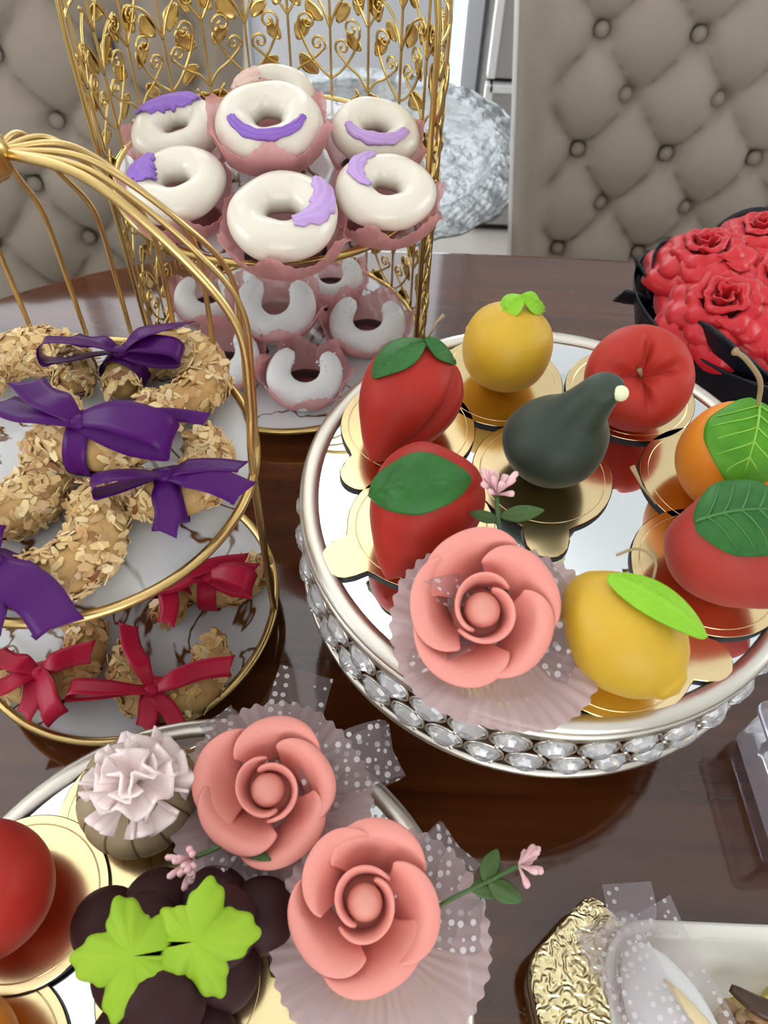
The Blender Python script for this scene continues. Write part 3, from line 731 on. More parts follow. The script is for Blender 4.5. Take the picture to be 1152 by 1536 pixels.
# pumpkin with a ruffled flower
PK = [(0.0, 0.0), (0.012, -0.0005), (0.023, 0.003), (0.0315, 0.014), (0.0325, 0.024), (0.0285, 0.035), (0.019, 0.0415), (0.008, 0.043), (0.0, 0.043)]
t, B = fruit('pumpkin_cake', 'beige ribbed pumpkin cake topped with a ruffled pale pink flower', -0.1180, 0.1180, ZD, (0.02, -0.10, 1), body(PK, [(2 * pi * k / 12 + 0.2, 0.05, 0.035) for k in range(12)], n=144), M['pumpkin'], scale=0.92)
for k in range(12):
    a = 2 * pi * k / 12 + 0.2
    MB().tube([tuple(B @ Vector((r * 0.968 * cos(a), r * 0.968 * sin(a), z))) for r, z in spline(PK[1:8], 20)], 0.0007, 5).build('rib_line', M['pumpkin_line'], t)
def ruffle(seed):
    rnd = random.Random(seed); ph = rnd.random() * 6
    def fn(u, v):
        s = 2 * u - 1; a = s * 0.75
        r = 0.003 + 0.0190 * v
        x = r * sin(a); y = r * cos(a) * 0.9
        e = v * v
        z = 0.007 * v + 0.0055 * e * sin(s * 5.5 + ph) + 0.0016 * e * sin(s * 12 + ph * 2) - 0.002 * e * v
        return (x, y, z)
    return fn
fl = B @ Vector((0.004, 0.001, 0.0375))
petal_me = [MB().grid(ruffle(i), 17, 9).mesh('petal', M['petal_pale']) for i in range(5)]
k = 0
for ring, (cnt, tilt, lift, scl) in enumerate(((7, -16, 0.002, 1.30), (5, 16, 0.007, 1.12), (4, 46, 0.010, 0.95))):
    for i in range(cnt):
        a = 2 * pi * i / cnt + ring * 0.5 + random.uniform(-.15, .15)
        o = link('petal', petal_me[k % 5], t, Matrix.Translation(fl + Vector((0, 0, lift))) @ Matrix.Rotation(a, 4, 'Z') @ Matrix.Rotation(rad(tilt + random.uniform(-9, 9)), 4, 'X') @ Matrix.Scale(scl * 0.92, 4))
        mods(o, 0, 0.0014); k += 1
# chocolate grapes
g = thing('grape_cluster_cake', 'dark chocolate grape cluster cake with two lime vine leaves', 'cake', (-0.0850, 0.0315, ZD), group='fruit-shaped cakes')
gm = MB().ball((0, 0, 0), 0.0185, 32).mesh('grape', M['grape'])
for x, y, z, s in ((-0.034, 0.026, 0.0170, 0.92), (-0.012, 0.034, 0.0180, 0.95), (0.013, 0.036, 0.0180, 0.95), (0.036, 0.033, 0.0170, 0.92),
                   (-0.018, 0.008, 0.0190, 1.0), (0.020, 0.010, 0.0190, 1.0), (-0.012, 0.020, 0.040, 0.92), (0.020, 0.024, 0.0405, 0.95),
                   (-0.0135, -0.018, 0.0180, 0.95), (0.0140, -0.017, 0.0180, 0.95), (0.0015, -0.004, 0.0400, 1.0), (0.0005, -0.036, 0.0165, 0.90)):
    link('grape', gm, g, Matrix.Translation((x, y, z)) @ Matrix.Scale(s, 4))
def vine(u, v):
    """five-lobed vine leaf, base at the origin, tip along +Y"""
    th = (u - 0.5) * 2                       # -1..1 around the leaf
    a = th * pi * 0.97
    lob = 0.0
    for c, h, wdt in ((0, 1.0, 0.24), (0.40, 0.92, 0.20), (-0.40, 0.92, 0.20), (0.80, 0.72, 0.24), (-0.80, 0.72, 0.24)):
        lob = max(lob, h * (1 - min(1, abs(th - c) / wdt) ** 1.2 * 0.46))
    lob *= 1 + 0.04 * sin(th * 55)
    r = 0.0258 * v * lob
    vein = sum(exp(-((th - c) / 0.035) ** 2) for c in (0, 0.42, -0.42, 0.82, -0.82))
    return (r * sin(a), r * cos(a) + 0.013, -0.005 * v * v - 0.0004 * vein * v + 0.0012 * sin(th * 9) * v * v)
vm = MB().grid(vine, 181, 12).mesh('vine_leaf', M['leaf_vine'])
for base, d, n, s in (((0.004, 0.011, 0.0600), (-0.93, -0.12, 0.0), (-0.12, -0.20, 1), 1.02), ((0.002, 0.013, 0.0608), (0.88, 0.16, 0.0), (0.05, -0.30, 1), 1.02)):
    o = link('vine_leaf', vm, g, frame(base, d, n) @ Matrix.Scale(s, 4)); mods(o, 0, 0.0012)

# ================================================================== rose cupcakes
def strip(pts, widths, side, n=None):
    """ribbon surface: path points, widths, side vectors (one or per point)"""
    P = [Vector(p) for p in pts]; V = []; F = []
    m = len(P)
    for i in range(m):
        t = (P[min(i + 1, m - 1)] - P[max(i - 1, 0)]).normalized()
        s = Vector(side[i] if isinstance(side, list) else side)
        s = (s - s.dot(t) * t).normalized()
        for k in range(5):
            V.append(P[i] + s * widths[i] * (k / 4 - 0.5))
    for i in range(m - 1):
        for k in range(4): F.append((i * 5 + k, i * 5 + k + 1, i * 5 + 5 + k + 1, i * 5 + 5 + k))
    mb = MB(); mb.add(V, F); return mb

def petal_fn(half, r0, r1, z1, curl, swirl, seed, rim=0.0):
    ph = random.Random(seed).random() * 6.28
    def fn(u, v):
        s = 2 * u - 1
        V = v * (1 - 0.34 * abs(s) ** 2.6)
        a = s * half * (0.55 + 0.45 * V)
        r = r0 + (r1 - r0) * V ** 0.85 + curl * max(0, V - 0.7) ** 2 * 8 + swirl * s + 0.0007 * sin(s * 4 + ph) * V
        z = z1 * (1 - (1 - V) ** 1.6) - curl * max(0, V - 0.78) ** 2 * 14
        return (r * sin(a), r * cos(a), z)
    return fn

def sprig(parent, pts, head, leaves, hscale=1.0, hdir=(0, 0, 1)):
    s = MB().tube(spline(pts, 14), [0.0011] * 14, 6).build('sprig_stem', M['sprig_green'], parent)
    for b, d, n, L, W in leaves:
        MB().grid(leaf_fn(L, W, 0.3, cup=0.2, vein_h=0.0002), 9, 19).build('sprig_leaf', M['sprig_green'], s, frame(b, d, n), solid=0.0005)
    rnd = random.Random(len(pts) * 7 + int(head[0] * 1e5))
    H = Vector(hdir).normalized()
    for k in range(16):
        d = (H * 1.0 + Vector((rnd.uniform(-1, 1), rnd.uniform(-1, 1), rnd.uniform(-1, 1))) * 0.9).normalized()
        L = hscale * rnd.uniform(0.008, 0.013)
        p0 = Vector(head); p1 = p0 + d * L
        MB().tube([p0, p0 + (p1 - p0) * 0.5, p0 + (p1 - p0) * 0.75, p0 + (p1 - p0) * 0.93, p1], [0.0004, 0.0009, 0.0016, 0.0015, 0.0004], 7).build('flower_bead', M['sprig_pink'], s)
    return s

def rose_cupcake(label, x, y, z, tilt, face, spin, loops, tails, spr, rs=1.0, lift=0.020, shift=(0, 0)):
    t = thing('rose_cupcake', label, 'cupcake', (x, y, z), group='pink rose cupcakes')
    # pleated gold foil cup
    NP = 44
    def pleat(amp):
        return lambda p, a, s: (p[0] * (1 + amp * cos(NP * a) * (0.3 + s)), p[1] * (1 + amp * cos(NP * a) * (0.3 + s)), p[2])
    MB().lathe([(0.0001, 0.0004), (0.026, 0.0004), (0.0275, 0.002), (0.0315, 0.015)], NP * 6, pleat(0.02)).build('foil_cup', M['gold_pleat'], t)
    # lilac pleated paper skirt
    def skirt(p, a, s):
        k = 1 + 0.016 * cos(NP * a) * s + 0.012 * s * sin(5 * a + spin)
        return (p[0] * k, p[1] * k, p[2] + 0.0009 * s * cos(NP * a) + 0.0035 * s * sin(3 * a + spin * 2) + 0.0008 * s * sin(17 * a))
    MB().sheet([(0.010, 0.0215), (0.022, 0.0205), (0.031, 0.0195), (0.038, 0.0225), (0.0455, 0.0255), (0.050, 0.0262)], NP * 6, skirt).build('paper_liner', M['liner_lilac'], t)
    # cake body inside
    MB().lathe([(0.0001, 0.001), (0.025, 0.001), (0.029, 0.012), (0.020, 0.017), (0.0001, 0.018)], 40).build('cake_body', M['candy'], t)
    # the rose
    H = Matrix.Translation((shift[0], shift[1], lift)) @ Matrix.Rotation(face, 4, 'Z') @ Matrix.Rotation(tilt, 4, 'X') @ Matrix.Rotation(spin, 4, 'Z') @ Matrix.Scale(rs, 4)
    for k in range(5):
        r1 = (0.0335, 0.0300, 0.0325, 0.0295, 0.0315)[k]; zz = (0.0255, 0.0290, 0.0265, 0.0285, 0.0270)[k]
        MB().grid(petal_fn(rad(66), 0.0125, r1, zz, 0.0045, 0.0042, k + spin), 25, 17).build('petal', M['rose'], t, H @ Matrix.Rotation(2 * pi * k / 5 + 0.12 * sin(k * 2.3 + spin), 4, 'Z'), solid=0.0020, sub=1)
    for k in range(2):
        MB().grid(petal_fn(rad(125), 0.0095, 0.0138, 0.0275, 0.0010, 0.0024, 20 + k), 31, 15).build('inner_petal', M['rose'], t, H @ Matrix.Rotation(pi * k + 0.6, 4, 'Z'), solid=0.0019, sub=1)
    MB().ball((0, 0, 0.0185), 0.0082, 24).build('bud', M['rose_bud'], t, H)
    MB().lathe([(0.0001, 0.0), (0.012, 0.002), (0.013, 0.008), (0.009, 0.012), (0.0001, 0.013)], 24).build('rose_heart', M['rose_bud'], t, H)
    # dotted tulle bow: loops and tails given as (angle, start, length, width, rise)
    for a, L, w, z0, z1, tw in loops:
        d = Vector((cos(a), sin(a), 0)); s = Vector((-sin(a), cos(a), tw))
        pts = spline([tuple(d * 0.018 + Vector((0, 0, z0))), tuple(d * (0.018 + L * 0.5) + Vector((0, 0, z0 + z1 * 0.35))), tuple(d * (0.018 + L * 0.95) + Vector((0, 0, z0 + z1 * 0.55))), tuple(d * (0.018 + L) + Vector((0, 0, z0 + z1 * 0.8))), tuple(d * (0.018 + L * 0.85) + Vector((0, 0, z0 + z1 + 0.004))), tuple(d * (0.018 + L * 0.4) + Vector((0, 0, z0 + z1 * 0.8 + 0.006))), tuple(d * 0.016 + Vector((0, 0, z0 + 0.006)))], 36)
        w2 = [w * (0.45 + 0.55 * min(1, sin(pi * i / 35) * 1.5)) * (1 - 0.12 * exp(-((i - 17) / 4) ** 2)) for i in range(36)]
        strip(pts, w2, tuple(s)).build('tulle_loop', M['tulle'], t)
    for a, L, w, z0, z1, tw in tails:
        d = Vector((cos(a), sin(a), 0)); s = Vector((-sin(a), cos(a), tw))
        pts = spline([tuple(d * 0.015 + Vector((0, 0, z0))), tuple(d * (0.015 + L * .4) + Vector((0, 0, z0 + z1 * .5 + .003))), tuple(d * (0.015 + L) + Vector((0, 0, z0 + z1)))], 20)
        strip(pts, [w * (0.5 + 0.5 * min(1, i / 8)) for i in range(20)], tuple(s)).build('tulle_tail', M['tulle'], t)
    if spr: sprig(t, *spr)
    return t

def Vd(*a): return tuple(a)
rose_cupcake('pink rose cupcake on the tall mirror stand in front of the lemon cake', 0.0550, 0.1720, AS, rad(22), 0.0, rad(20),
    [(rad(150), 0.024, 0.024, 0.030, 0.010, 0.5), (rad(95), 0.026, 0.022, 0.028, 0.006, 0.3), (rad(-18), 0.020, 0.03, 0.018, 0.004, 0.6), (rad(40), 0.022, 0.024, 0.026, 0.006, 0.4)],
    [(rad(205), 0.030, 0.020, 0.026, 0.0, 0.6)],
    ([(0.004, 0.012, 0.030), (0.001, 0.030, 0.040), (-0.001, 0.048, 0.048), (-0.002, 0.056, 0.053)], (-0.002, 0.057, 0.0535),
     [((0.0, 0.048, 0.048), (0.8, 0.15, 0.1), (0, -.4, 1), 0.022, 0.008), ((0.0, 0.046, 0.047), (-0.8, 0.3, 0.0), (0, -.4, 1), 0.016, 0.006)], 1.15, (-0.1, 0.5, 0.8)), shift=(-0.009, 0.010))
rose_cupcake('pink rose cupcake on the low mirror stand beside the pumpkin cake', -0.0500, 0.1160, DS, rad(16), 0.0, rad(75),
    [(rad(22), 0.046, 0.030, 0.030, 0.008, 0.5), (rad(228), 0.030, 0.026, 0.018, 0.004, 0.5), (rad(265), 0.026, 0.022, 0.014, 0.003, 0.2), (rad(130), 0.036, 0.022, 0.022, 0.006, 0.4)],
    [(rad(80), 0.052, 0.030, 0.030, 0.004, 0.15), (rad(-10), 0.03, 0.025, 0.018, -0.002, 0.5)],
    ([(-0.008, -0.014, 0.026), (-0.020, -0.026, 0.038), (-0.029, -0.033, 0.046)], (-0.030, -0.034, 0.0465),
     [((-0.018, -0.024, 0.037), (-0.6, 0.5, 0.15), (0, 0, 1), 0.016, 0.007), ((-0.014, -0.023, 0.034), (0.7, -0.3, 0.2), (0, 0, 1), 0.020, 0.007)], 1.15, (-0.5, -0.5, 0.5)), shift=(-0.001, 0.006))
rose_cupcake('pink rose cupcake on the low mirror stand beside the chocolate grapes', 0.0070, 0.0570, DS, rad(14), rad(12), rad(190),
    [(rad(48), 0.036, 0.030, 0.022, 0.006, 0.5), (rad(8), 0.030, 0.024, 0.022, 0.004, 0.5)],
    [],
    ([(0.018, 0.008, 0.032), (0.034, 0.016, 0.038), (0.048, 0.022, 0.041), (0.062, 0.029, 0.043)], (0.062, 0.029, 0.0435),
     [((0.048, 0.022, 0.041), (0.7, -0.35, 0.1), (0, 0, 1), 0.017, 0.010), ((0.046, 0.022, 0.041), (0.4, 0.8, 0.1), (0, 0, 1), 0.016, 0.009), ((0.040, 0.019, 0.040), (0.9, 0.1, 0.0), (0, 0, 1), 0.018, 0.010)], 1.1, (0.9, 0.25, 0.1)), rs=1.0, shift=(-0.009, 0.016))

# ================================================================== gold filigree cage stand with donuts and crescents
CX, CY, CR = -0.0917, 0.5466, 0.1165
CZ0, CZ1 = 0.770, 0.930
cg = thing('filigree_cage_stand', 'two tier gold filigree birdcage stand with white marble plates, open in front', 'cake stand', (CX, CY, T))
RW = 0.1205
for z, nm in ((CZ0 - T, 'lower_plate'), (CZ1 - T, 'upper_plate')):
    p = MB().lathe([(0.0001, z - 0.004), (CR - 0.002, z - 0.004), (CR - 0.002, z), (0.0001, z)], 80).build(nm, M['marble'], cg, smooth=False)
    MB().tube([(CR * cos(2 * pi * k / 96), CR * sin(2 * pi * k / 96), z - 0.001) for k in range(96)], 0.0028, 8, True).build('plate_rim', M['gold'], p)
for k in range(4):
    a = rad(45 + 90 * k)
    MB().lathe([(0.004, 0.018), (0.007, 0.012), (0.007, 0.004), (0.005, 0.0)], 12).build('foot', M['gold'], cg, Matrix.Translation((0.09 * cos(a), 0.09 * sin(a), 0)))
ztop = 0.285
def cyl(a, z, dr=0.0):
    """cage wall: upright, then a dome above ztop"""
    if z <= ztop: r = RW
    else:
        q = min(1, (z - ztop) / 0.14); r = RW * sqrt(max(0, 1 - q * q))
    return ((r + dr) * cos(a), (r + dr) * sin(a), z)
A0, NP_, DA = rad(-22), 14, rad(224 / 14)
for k in range(NP_ + 1):
    a = A0 + DA * k
    thick = 0.0021 if k in (0, NP_) else 0.0011
    zs = [0.012 + (ztop - 0.012) * i / 12 for i in range(13)] + [ztop + 0.14 * sin(pi / 2 * i / 14) for i in range(1, 15)]
    MB().tube([cyl(a, z) for z in zs], thick, 6).build('cage_bar', M['gold'], cg)
for z in (0.014, 0.178, 0.286):
    MB().tube([cyl(A0 + DA * NP_ * i / 60, z) for i in range(61)], 0.0012, 6).build('cage_band', M['gold'], cg)
MB().ball((0, 0, ztop + 0.146), 0.008, 16).build('finial', M['gold'], cg)
wd = DA * RW
def spiral(cx, cz, r0, a0, turns, n=22, sgn=1):
    return [(cx + r0 * (1 - 0.86 * i / (n - 1)) * cos(a0 + sgn * turns * 2 * pi * i / (n - 1)), cz + r0 * (1 - 0.86 * i / (n - 1)) * sin(a0 + sgn * turns * 2 * pi * i / (n - 1))) for i in range(n)]
HM = 0.089
def motif(flip):
    cv = []
    cv.append(spline([(0.00, 0.004), (0.010, 0.012), (0.020, 0.026), (0.0255, 0.040)], 12) + spiral(0.0185, 0.0440, 0.0075, rad(-25), 1.35))
    cv.append(spline([(wd, 0.000), (0.026, 0.010), (0.016, 0.016), (0.0050, 0.026)], 12) + spiral(0.0105, 0.0290, 0.0065, rad(210), 1.3, sgn=-1))
    cv.append(spline([(0.00, 0.042), (0.006, 0.056), (0.014, 0.066), (0.026, 0.072)], 12) + spiral(0.0240, 0.0655, 0.0062, rad(70), 1.3, sgn=-1))
    cv.append(spline([(wd, 0.048), (0.027, 0.058), (0.016, 0.078), (0.008, 0.086)], 10))
    cv.append(spline([(0.0, 0.070), (0.006, 0.080), (0.012, HM)], 8))
    if flip: cv = [[(wd - s, z) for s, z in c] for c in cv]
    mb = MB()
    for c in cv: mb.tube([(RW * cos(s / RW), RW * sin(s / RW), z) for s, z in c], 0.0011, 5)
    return mb.mesh('scroll', M['gold'])
mm = [motif(False), motif(True)]
def cage_leaf():
    def fn(u, v):
        w = 0.0062 * sin(pi * (0.03 + 0.94 * v)) ** 0.8; s = 2 * u - 1
        return (0.0006 * (1 - s * s) + 0.001 * sin(pi * v), w * s + 0.0015 * sin(pi * v), 0.019 * v)
    return MB().grid(fn, 5, 9).mesh('cage_leaf', M['gold'])
lm = cage_leaf()
rl = random.Random(3)
for k in range(NP_):
    for j in range(3):
        z0 = 0.012 + j * HM
        fl_ = (k + j) % 2
        sc_ = link('scroll', mm[fl_], cg, Matrix.Rotation(A0 + DA * k, 4, 'Z') @ Matrix.Translation((0, 0, z0)))
        for s, z, tl in ((0.027, 0.030, 40), (0.006, 0.046, -35), (0.018, 0.076, 70), (0.011, 0.006, -60), (0.024, 0.054, -20)):
            if fl_: s, tl = wd - s, -tl
            if rl.random() < 0.08: continue
            o = link('cage_leaf', lm, sc_, Matrix.Rotation(s / RW, 4, 'Z') @ Matrix.Translation((RW, 0, z)) @ Matrix.Rotation(rad(tl + rl.uniform(-15, 15)), 4, 'X') @ Matrix.Scale(rl.uniform(0.8, 1.15), 4))
            mods(o, 0, 0.0006)

def liner(label, x, y, z, R, h, seed, group, n=96, r0=0.60):
    rr = random.Random(seed); p1, p2 = rr.random() * 6, rr.random() * 6
    def fn(p, a, s):
        k = 1 + s * (0.05 * sin(6 * a + p1) + 0.035 * sin(11 * a + p2)) + 0.008 * s * cos(40 * a)
        return (p[0] * k, p[1] * k, p[2] + h * s * s * (0.26 * sin(6 * a + p1 + 1) + 0.03 * sin(40 * a)))
    pr = [(R * r0, 0.0003), (R * 0.90, h * 0.20), (R * 0.99, h * 0.5), (R * 1.06, h * 0.85), (R * 1.13, h)]
    o = MB().sheet(spline(pr, 12), 240, fn).lathe([(0.0001, 0.0003), (R * r0, 0.0003)], 240).build('paper_liner', M['liner_pink'])
    o.location = (x, y, z)
    return tag(o, label, 'paper liner', group)

def donut(label, x, y, z, R, r, tiltx, tilty, stroke, m, seed):
    t = thing('donut', label, 'donut', (x, y, z), (tiltx, tilty, 0), 'glazed donuts')
    rr = random.Random(seed); ph = rr.random() * 6
    def tor(a, b, off=0.0):
        k = r * (1 + 0.05 * sin(a * 2 + ph) + 0.03 * sin(a * 5 + ph)) + off
        return ((R + k * cos(b)) * cos(a), (R + k * cos(b)) * sin(a), k * sin(b) * 0.92)
    MB().grid(lambda u, v: tor(u * 2 * pi, v * 2 * pi), 64, 28, True, True).build('ring', M['donut'], t)
    (a0, b0), (a1, b1), hw = stroke
    def ice(u, v):
        s = 2 * v - 1
        a = a0 + (a1 - a0) * u; b = b0 + (b1 - b0) * u
        # direction across the stroke, in metres on the torus
        da = (a1 - a0) * R * 1.1; db = (b1 - b0) * r; L = sqrt(da * da + db * db)
        w = hw * (0.55 + 0.45 * sin(pi * min(1, u * 1.02))) * (1 + 0.12 * sin(u * 23 + ph) + 0.08 * sin(u * 41 + s * 3))
        a += -db / L * w * s / (R * 1.1); b += da / L * w * s / r
        return tor(a, b, 0.0004 + 0.0016 * (1 - s ** 4) + 0.0005 * sin(s * 9 + u * 5))
    MB().grid(ice, 41, 15).build('icing_stroke', m, t, solid=0.0012)
    return t
PZ = CZ1 + 0.0003
DN = [  # label bits, x, y, z, R, r, tiltx, tilty, stroke ((ring angle, tube angle) start, end, half width), icing
 ('with a broad lilac icing stroke, at the upper plate front', -0.0720, 0.4410, 0.956, 0.0228, 0.0128, 8, 0, ((rad(50), rad(50)), (rad(-62), rad(105)), 0.0085), 'icing_lilac'),
 ('with a slim lilac icing stroke, beside the cage opening', -0.0080, 0.4760, 0.955, 0.0212, 0.0120, 6, 4, ((rad(112), rad(60)), (rad(222), rad(120)), 0.0050), 'icing_lilac'),
 ('with a purple side patch, behind the wire birdcage stand', -0.1460, 0.4730, 0.955, 0.0212, 0.0120, 6, -6, ((rad(135), rad(60)), (rad(205), rad(120)), 0.0100), 'icing_purple'),
 ('with a wide purple patch on its back, against the filigree', -0.1590, 0.5430, 0.955, 0.0206, 0.0118, 8, -6, ((rad(165), rad(80)), (rad(48), rad(85)), 0.0105), 'icing_purple'),
 ('with a thin purple icing band, on top of the pile', -0.0890, 0.5200, 0.977, 0.0226, 0.0130, 12, 0, ((rad(208), rad(80)), (rad(342), rad(75)), 0.0042), 'icing_purple'),
 ('with a pale lilac icing band, against the filigree', -0.0180, 0.5520, 0.955, 0.0206, 0.0118, 8, 5, ((rad(205), rad(85)), (rad(335), rad(80)), 0.0050), 'icing_lilac'),
 ('with a peach icing dab, at the upper plate back', -0.0960, 0.5940, 0.957, 0.0202, 0.0116, 8, 0, ((rad(195), rad(70)), (rad(130), rad(95)), 0.0100), 'icing_peach'),
]
for i, (lb, x, y, z, R, r, tx, ty, stk, ic) in enumerate(DN):
    donut('white glazed donut ' + lb, x, y, z + (0.002 if i != 4 else 0.0), R, r, rad(tx), rad(ty), stk, M[ic], i)
    h = 0.021; zz = PZ
    if i == 4: zz = PZ + 0.022; h = 0.027
    liner('tissue liner of the donut ' + lb, x, y, zz, (R + r) * 1.05, h, i + 5, 'pink paper liners', r0=0.66 if i == 4 else 0.74)

def crescent_me(R, r, a0, a1, seed, flat=0.85):
    rr = random.Random(seed); ph = rr.random() * 6
    n = 40; pts = []; rad_ = []
    for i in range(n):
        s = i / (n - 1); a = a0 + (a1 - a0) * s
        pts.append((R * cos(a), R * sin(a), 0))
        rad_.append(r * (0.62 + 0.38 * sin(pi * s)) * min(1, sqrt(max(1e-4, 1 - (abs(2 * s - 1)) ** 14)) + .02) * (1 + 0.03 * sin(s * 9 + ph)))
    mb = MB().tube(pts, rad_, 18)
    mb.v = [(x, y, z * flat + 0.0005 * noise.noise(Vector((x * 90, y * 90, z * 90 + seed)))) for x, y, z in mb.v]
    return mb
PL = CZ0 + 0.0003
CRS = [('beside the cage wall and the leaning crescent', -0.1690, 0.5760, 0.0210, 0.0100, 20, 0.000, 10),
       ('that leans up in the middle of the lower plate', -0.1030, 0.5500, 0.0240, 0.0122, 26, 0.014, 0),
       ('tucked at the back under the upper plate', -0.0600, 0.6120, 0.0210, 0.0100, 20, 0.000, 0),
       ('that touches the cage bars', -0.0220, 0.5480, 0.0235, 0.0112, 18, 0.001, -4),
       ('behind the thin ribs of the wire birdcage stand', -0.1450, 0.4960, 0.0230, 0.0110, 18, 0.001, 6),
       ('at the very front edge of the lower plate', -0.0710, 0.4790, 0.0220, 0.0108, 20, 0.001, -4)]
for i, (lb, x, y, R, r, tx, dz, rz) in enumerate(CRS):
    t = thing('crescent_cookie', 'white sugar-dusted crescent cookie ' + lb, 'cookie', (x, y, PL + 0.018 + dz), (rad(tx), 0, rad(rz)), 'sugar crescents')
    crescent_me(R, r * 1.12, rad(122), rad(418), i).build('crescent', M['sugar'], t)
    dust = MB(); rr = random.Random(i)
    for _ in range(60):
        a = rad(rr.uniform(130, 410)); bq = rr.uniform(0.2, pi - 0.2)
        dust.ball(((R + r * .9 * cos(bq)) * cos(a), (R + r * .9 * cos(bq)) * sin(a), r * .78 * sin(bq)), rr.uniform(0.0005, 0.001), 5)
    dust.build('sugar_crumbs', M['sugar'], t)['kind'] = 'stuff'
    liner('tissue liner of the crescent ' + lb, x, y, PL + dz * 0.9, (R + r) * 1.06, 0.022, 40 + i, 'pink paper liners', r0=0.70)

# ================================================================== gold wire birdcage stand with ribboned almond cookies
BX, BY, BR = -0.1702, 0.2648, 0.0988
BZ1, BZ0 = 0.9144, 0.7801
YO = 0.007
bg = thing('wire_birdcage_stand', 'two tier gold wire birdcage tray with white plates, open in front', 'cake stand', (BX, BY, T))
for z, yo, nm in ((BZ0 - T, -0.0035, 'lower_plate'), (BZ1 - T, 0.0035, 'upper_plate')):
    p = MB().lathe([(0.0001, z - 0.004), (BR - 0.003, z - 0.004), (BR - 0.003, z - 0.001), (0.0001, z - 0.001)], 80).build(nm, M['marble'], bg, Matrix.Translation((0, yo, 0)), smooth=False)
    MB().tube([(BR * cos(2 * pi * k / 110), BR * sin(2 * pi * k / 110), z) for k in range(110)], 0.0027, 10, True).build('plate_rim', M['gold_wire'], p)
for k in range(3):
    a = rad(30 + 120 * k)
    MB().ball((0.085 * cos(a), 0.085 * sin(a) - 0.0035, 0.013), 0.0128, 12, (0.6, 0.6, 1)).build('foot', M['gold_wire'], bg)
KN = Vector((-0.0005, 0.048, 1.062 - T))
z1 = BZ1 - T; z0 = BZ0 - T
def rib(a, r=0.0016, low=None):
    F = Vector((BR * cos(a), BR * sin(a) + 0.0035, z1))
    out = Vector((cos(a), sin(a), 0))
    H = 1.058 - T
    pts = []
    if low is not None: pts += [tuple(Vector((BR * cos(a), BR * sin(a) - 0.0035, low)))]
    back = Vector((0, 0.018 * (1 - sin(a)), 0))
    pts += [tuple(F), tuple(F + Vector((0, 0, 0.045)) + back * .45 + out * 0.002), tuple(F + Vector((0, 0, 0.088)) + back * .8 + out * 0.0005)]
    G = F + Vector((0, 0, 0.122)) + back - out * 0.020
    pts += [tuple(G)]
    mid = G.lerp(KN, 0.45) + Vector((0, 0, 0.0145))
    pts += [tuple(mid), tuple(KN.lerp(mid, 0.25) + Vector((0, 0, 0.003))), tuple(KN)]
    return MB().tube(spline(pts, 60), r, 8)
for k, deg in enumerate((-2, 9, 26, 48, 66, 84, 100, 117, 135, 156, 171, 182)):
    big = deg in (-2, 8, 172, 182, 22, 158)
    rib(rad(deg), 0.0022 if big else 0.0015, z0 if deg in (-2, 8, 172, 182) else None).build('cage_rib', M['gold_wire'], bg)
MB().lathe([(0.0001, -0.010), (0.006, -0.009), (0.0095, -0.004), (0.0085, 0.001), (0.010, 0.005), (0.006, 0.010), (0.0001, 0.011)], 20, lambda p, a, s: (p[0] * (1 + .12 * cos(6 * a)), p[1] * (1 + .12 * cos(6 * a)), p[2])).build('top_knob', M['gold_wire'], bg, Matrix.Translation(KN + Vector((-0.003, -0.004, 0.002))))

def flake_set(R, r, a0, a1, n, seed, size, m, name, clear=None):
    rr = random.Random(seed); mb = MB()
    for _ in range(n):
        s = rr.random(); a = a0 + (a1 - a0) * s; bq = rr.uniform(-0.9, pi + 0.9)
        if clear is not None and abs(a - clear) * R < 0.0085: continue
        q = r * (0.62 + 0.38 * sin(pi * s))
        o = Vector((cos(a) * cos(bq), sin(a) * cos(bq), sin(bq)))
        c = Vector((R * cos(a), R * sin(a), 0)) + Vector((o.x, o.y, o.z * 0.92)) * (q + rr.uniform(-0.0002, 0.0012))
        nrm = (o + Vector((rr.uniform(-1, 1), rr.uniform(-1, 1), rr.uniform(-1, 1))) * 0.55).normalized()
        d = Vector((rr.uniform(-1, 1), rr.uniform(-1, 1), rr.uniform(-1, 1)))
        F = frame(c, d.cross(nrm), nrm)
        L = size * rr.uniform(0.7, 1.3); w = L * rr.uniform(0.4, 0.6)
        V = []
        for z in (0.0004, -0.0004):
            for k in range(6):
                t = 2 * pi * k / 6
                V.append((w * cos(t) * 0.5, L * sin(t) * 0.5, z + 0.0006 * sin(t)))
        mb.add(V, [(0, 1, 2, 3, 4, 5)] + [(k, 6 + k, 6 + (k + 1) % 6, (k + 1) % 6) for k in range(6)], F)
    return mb

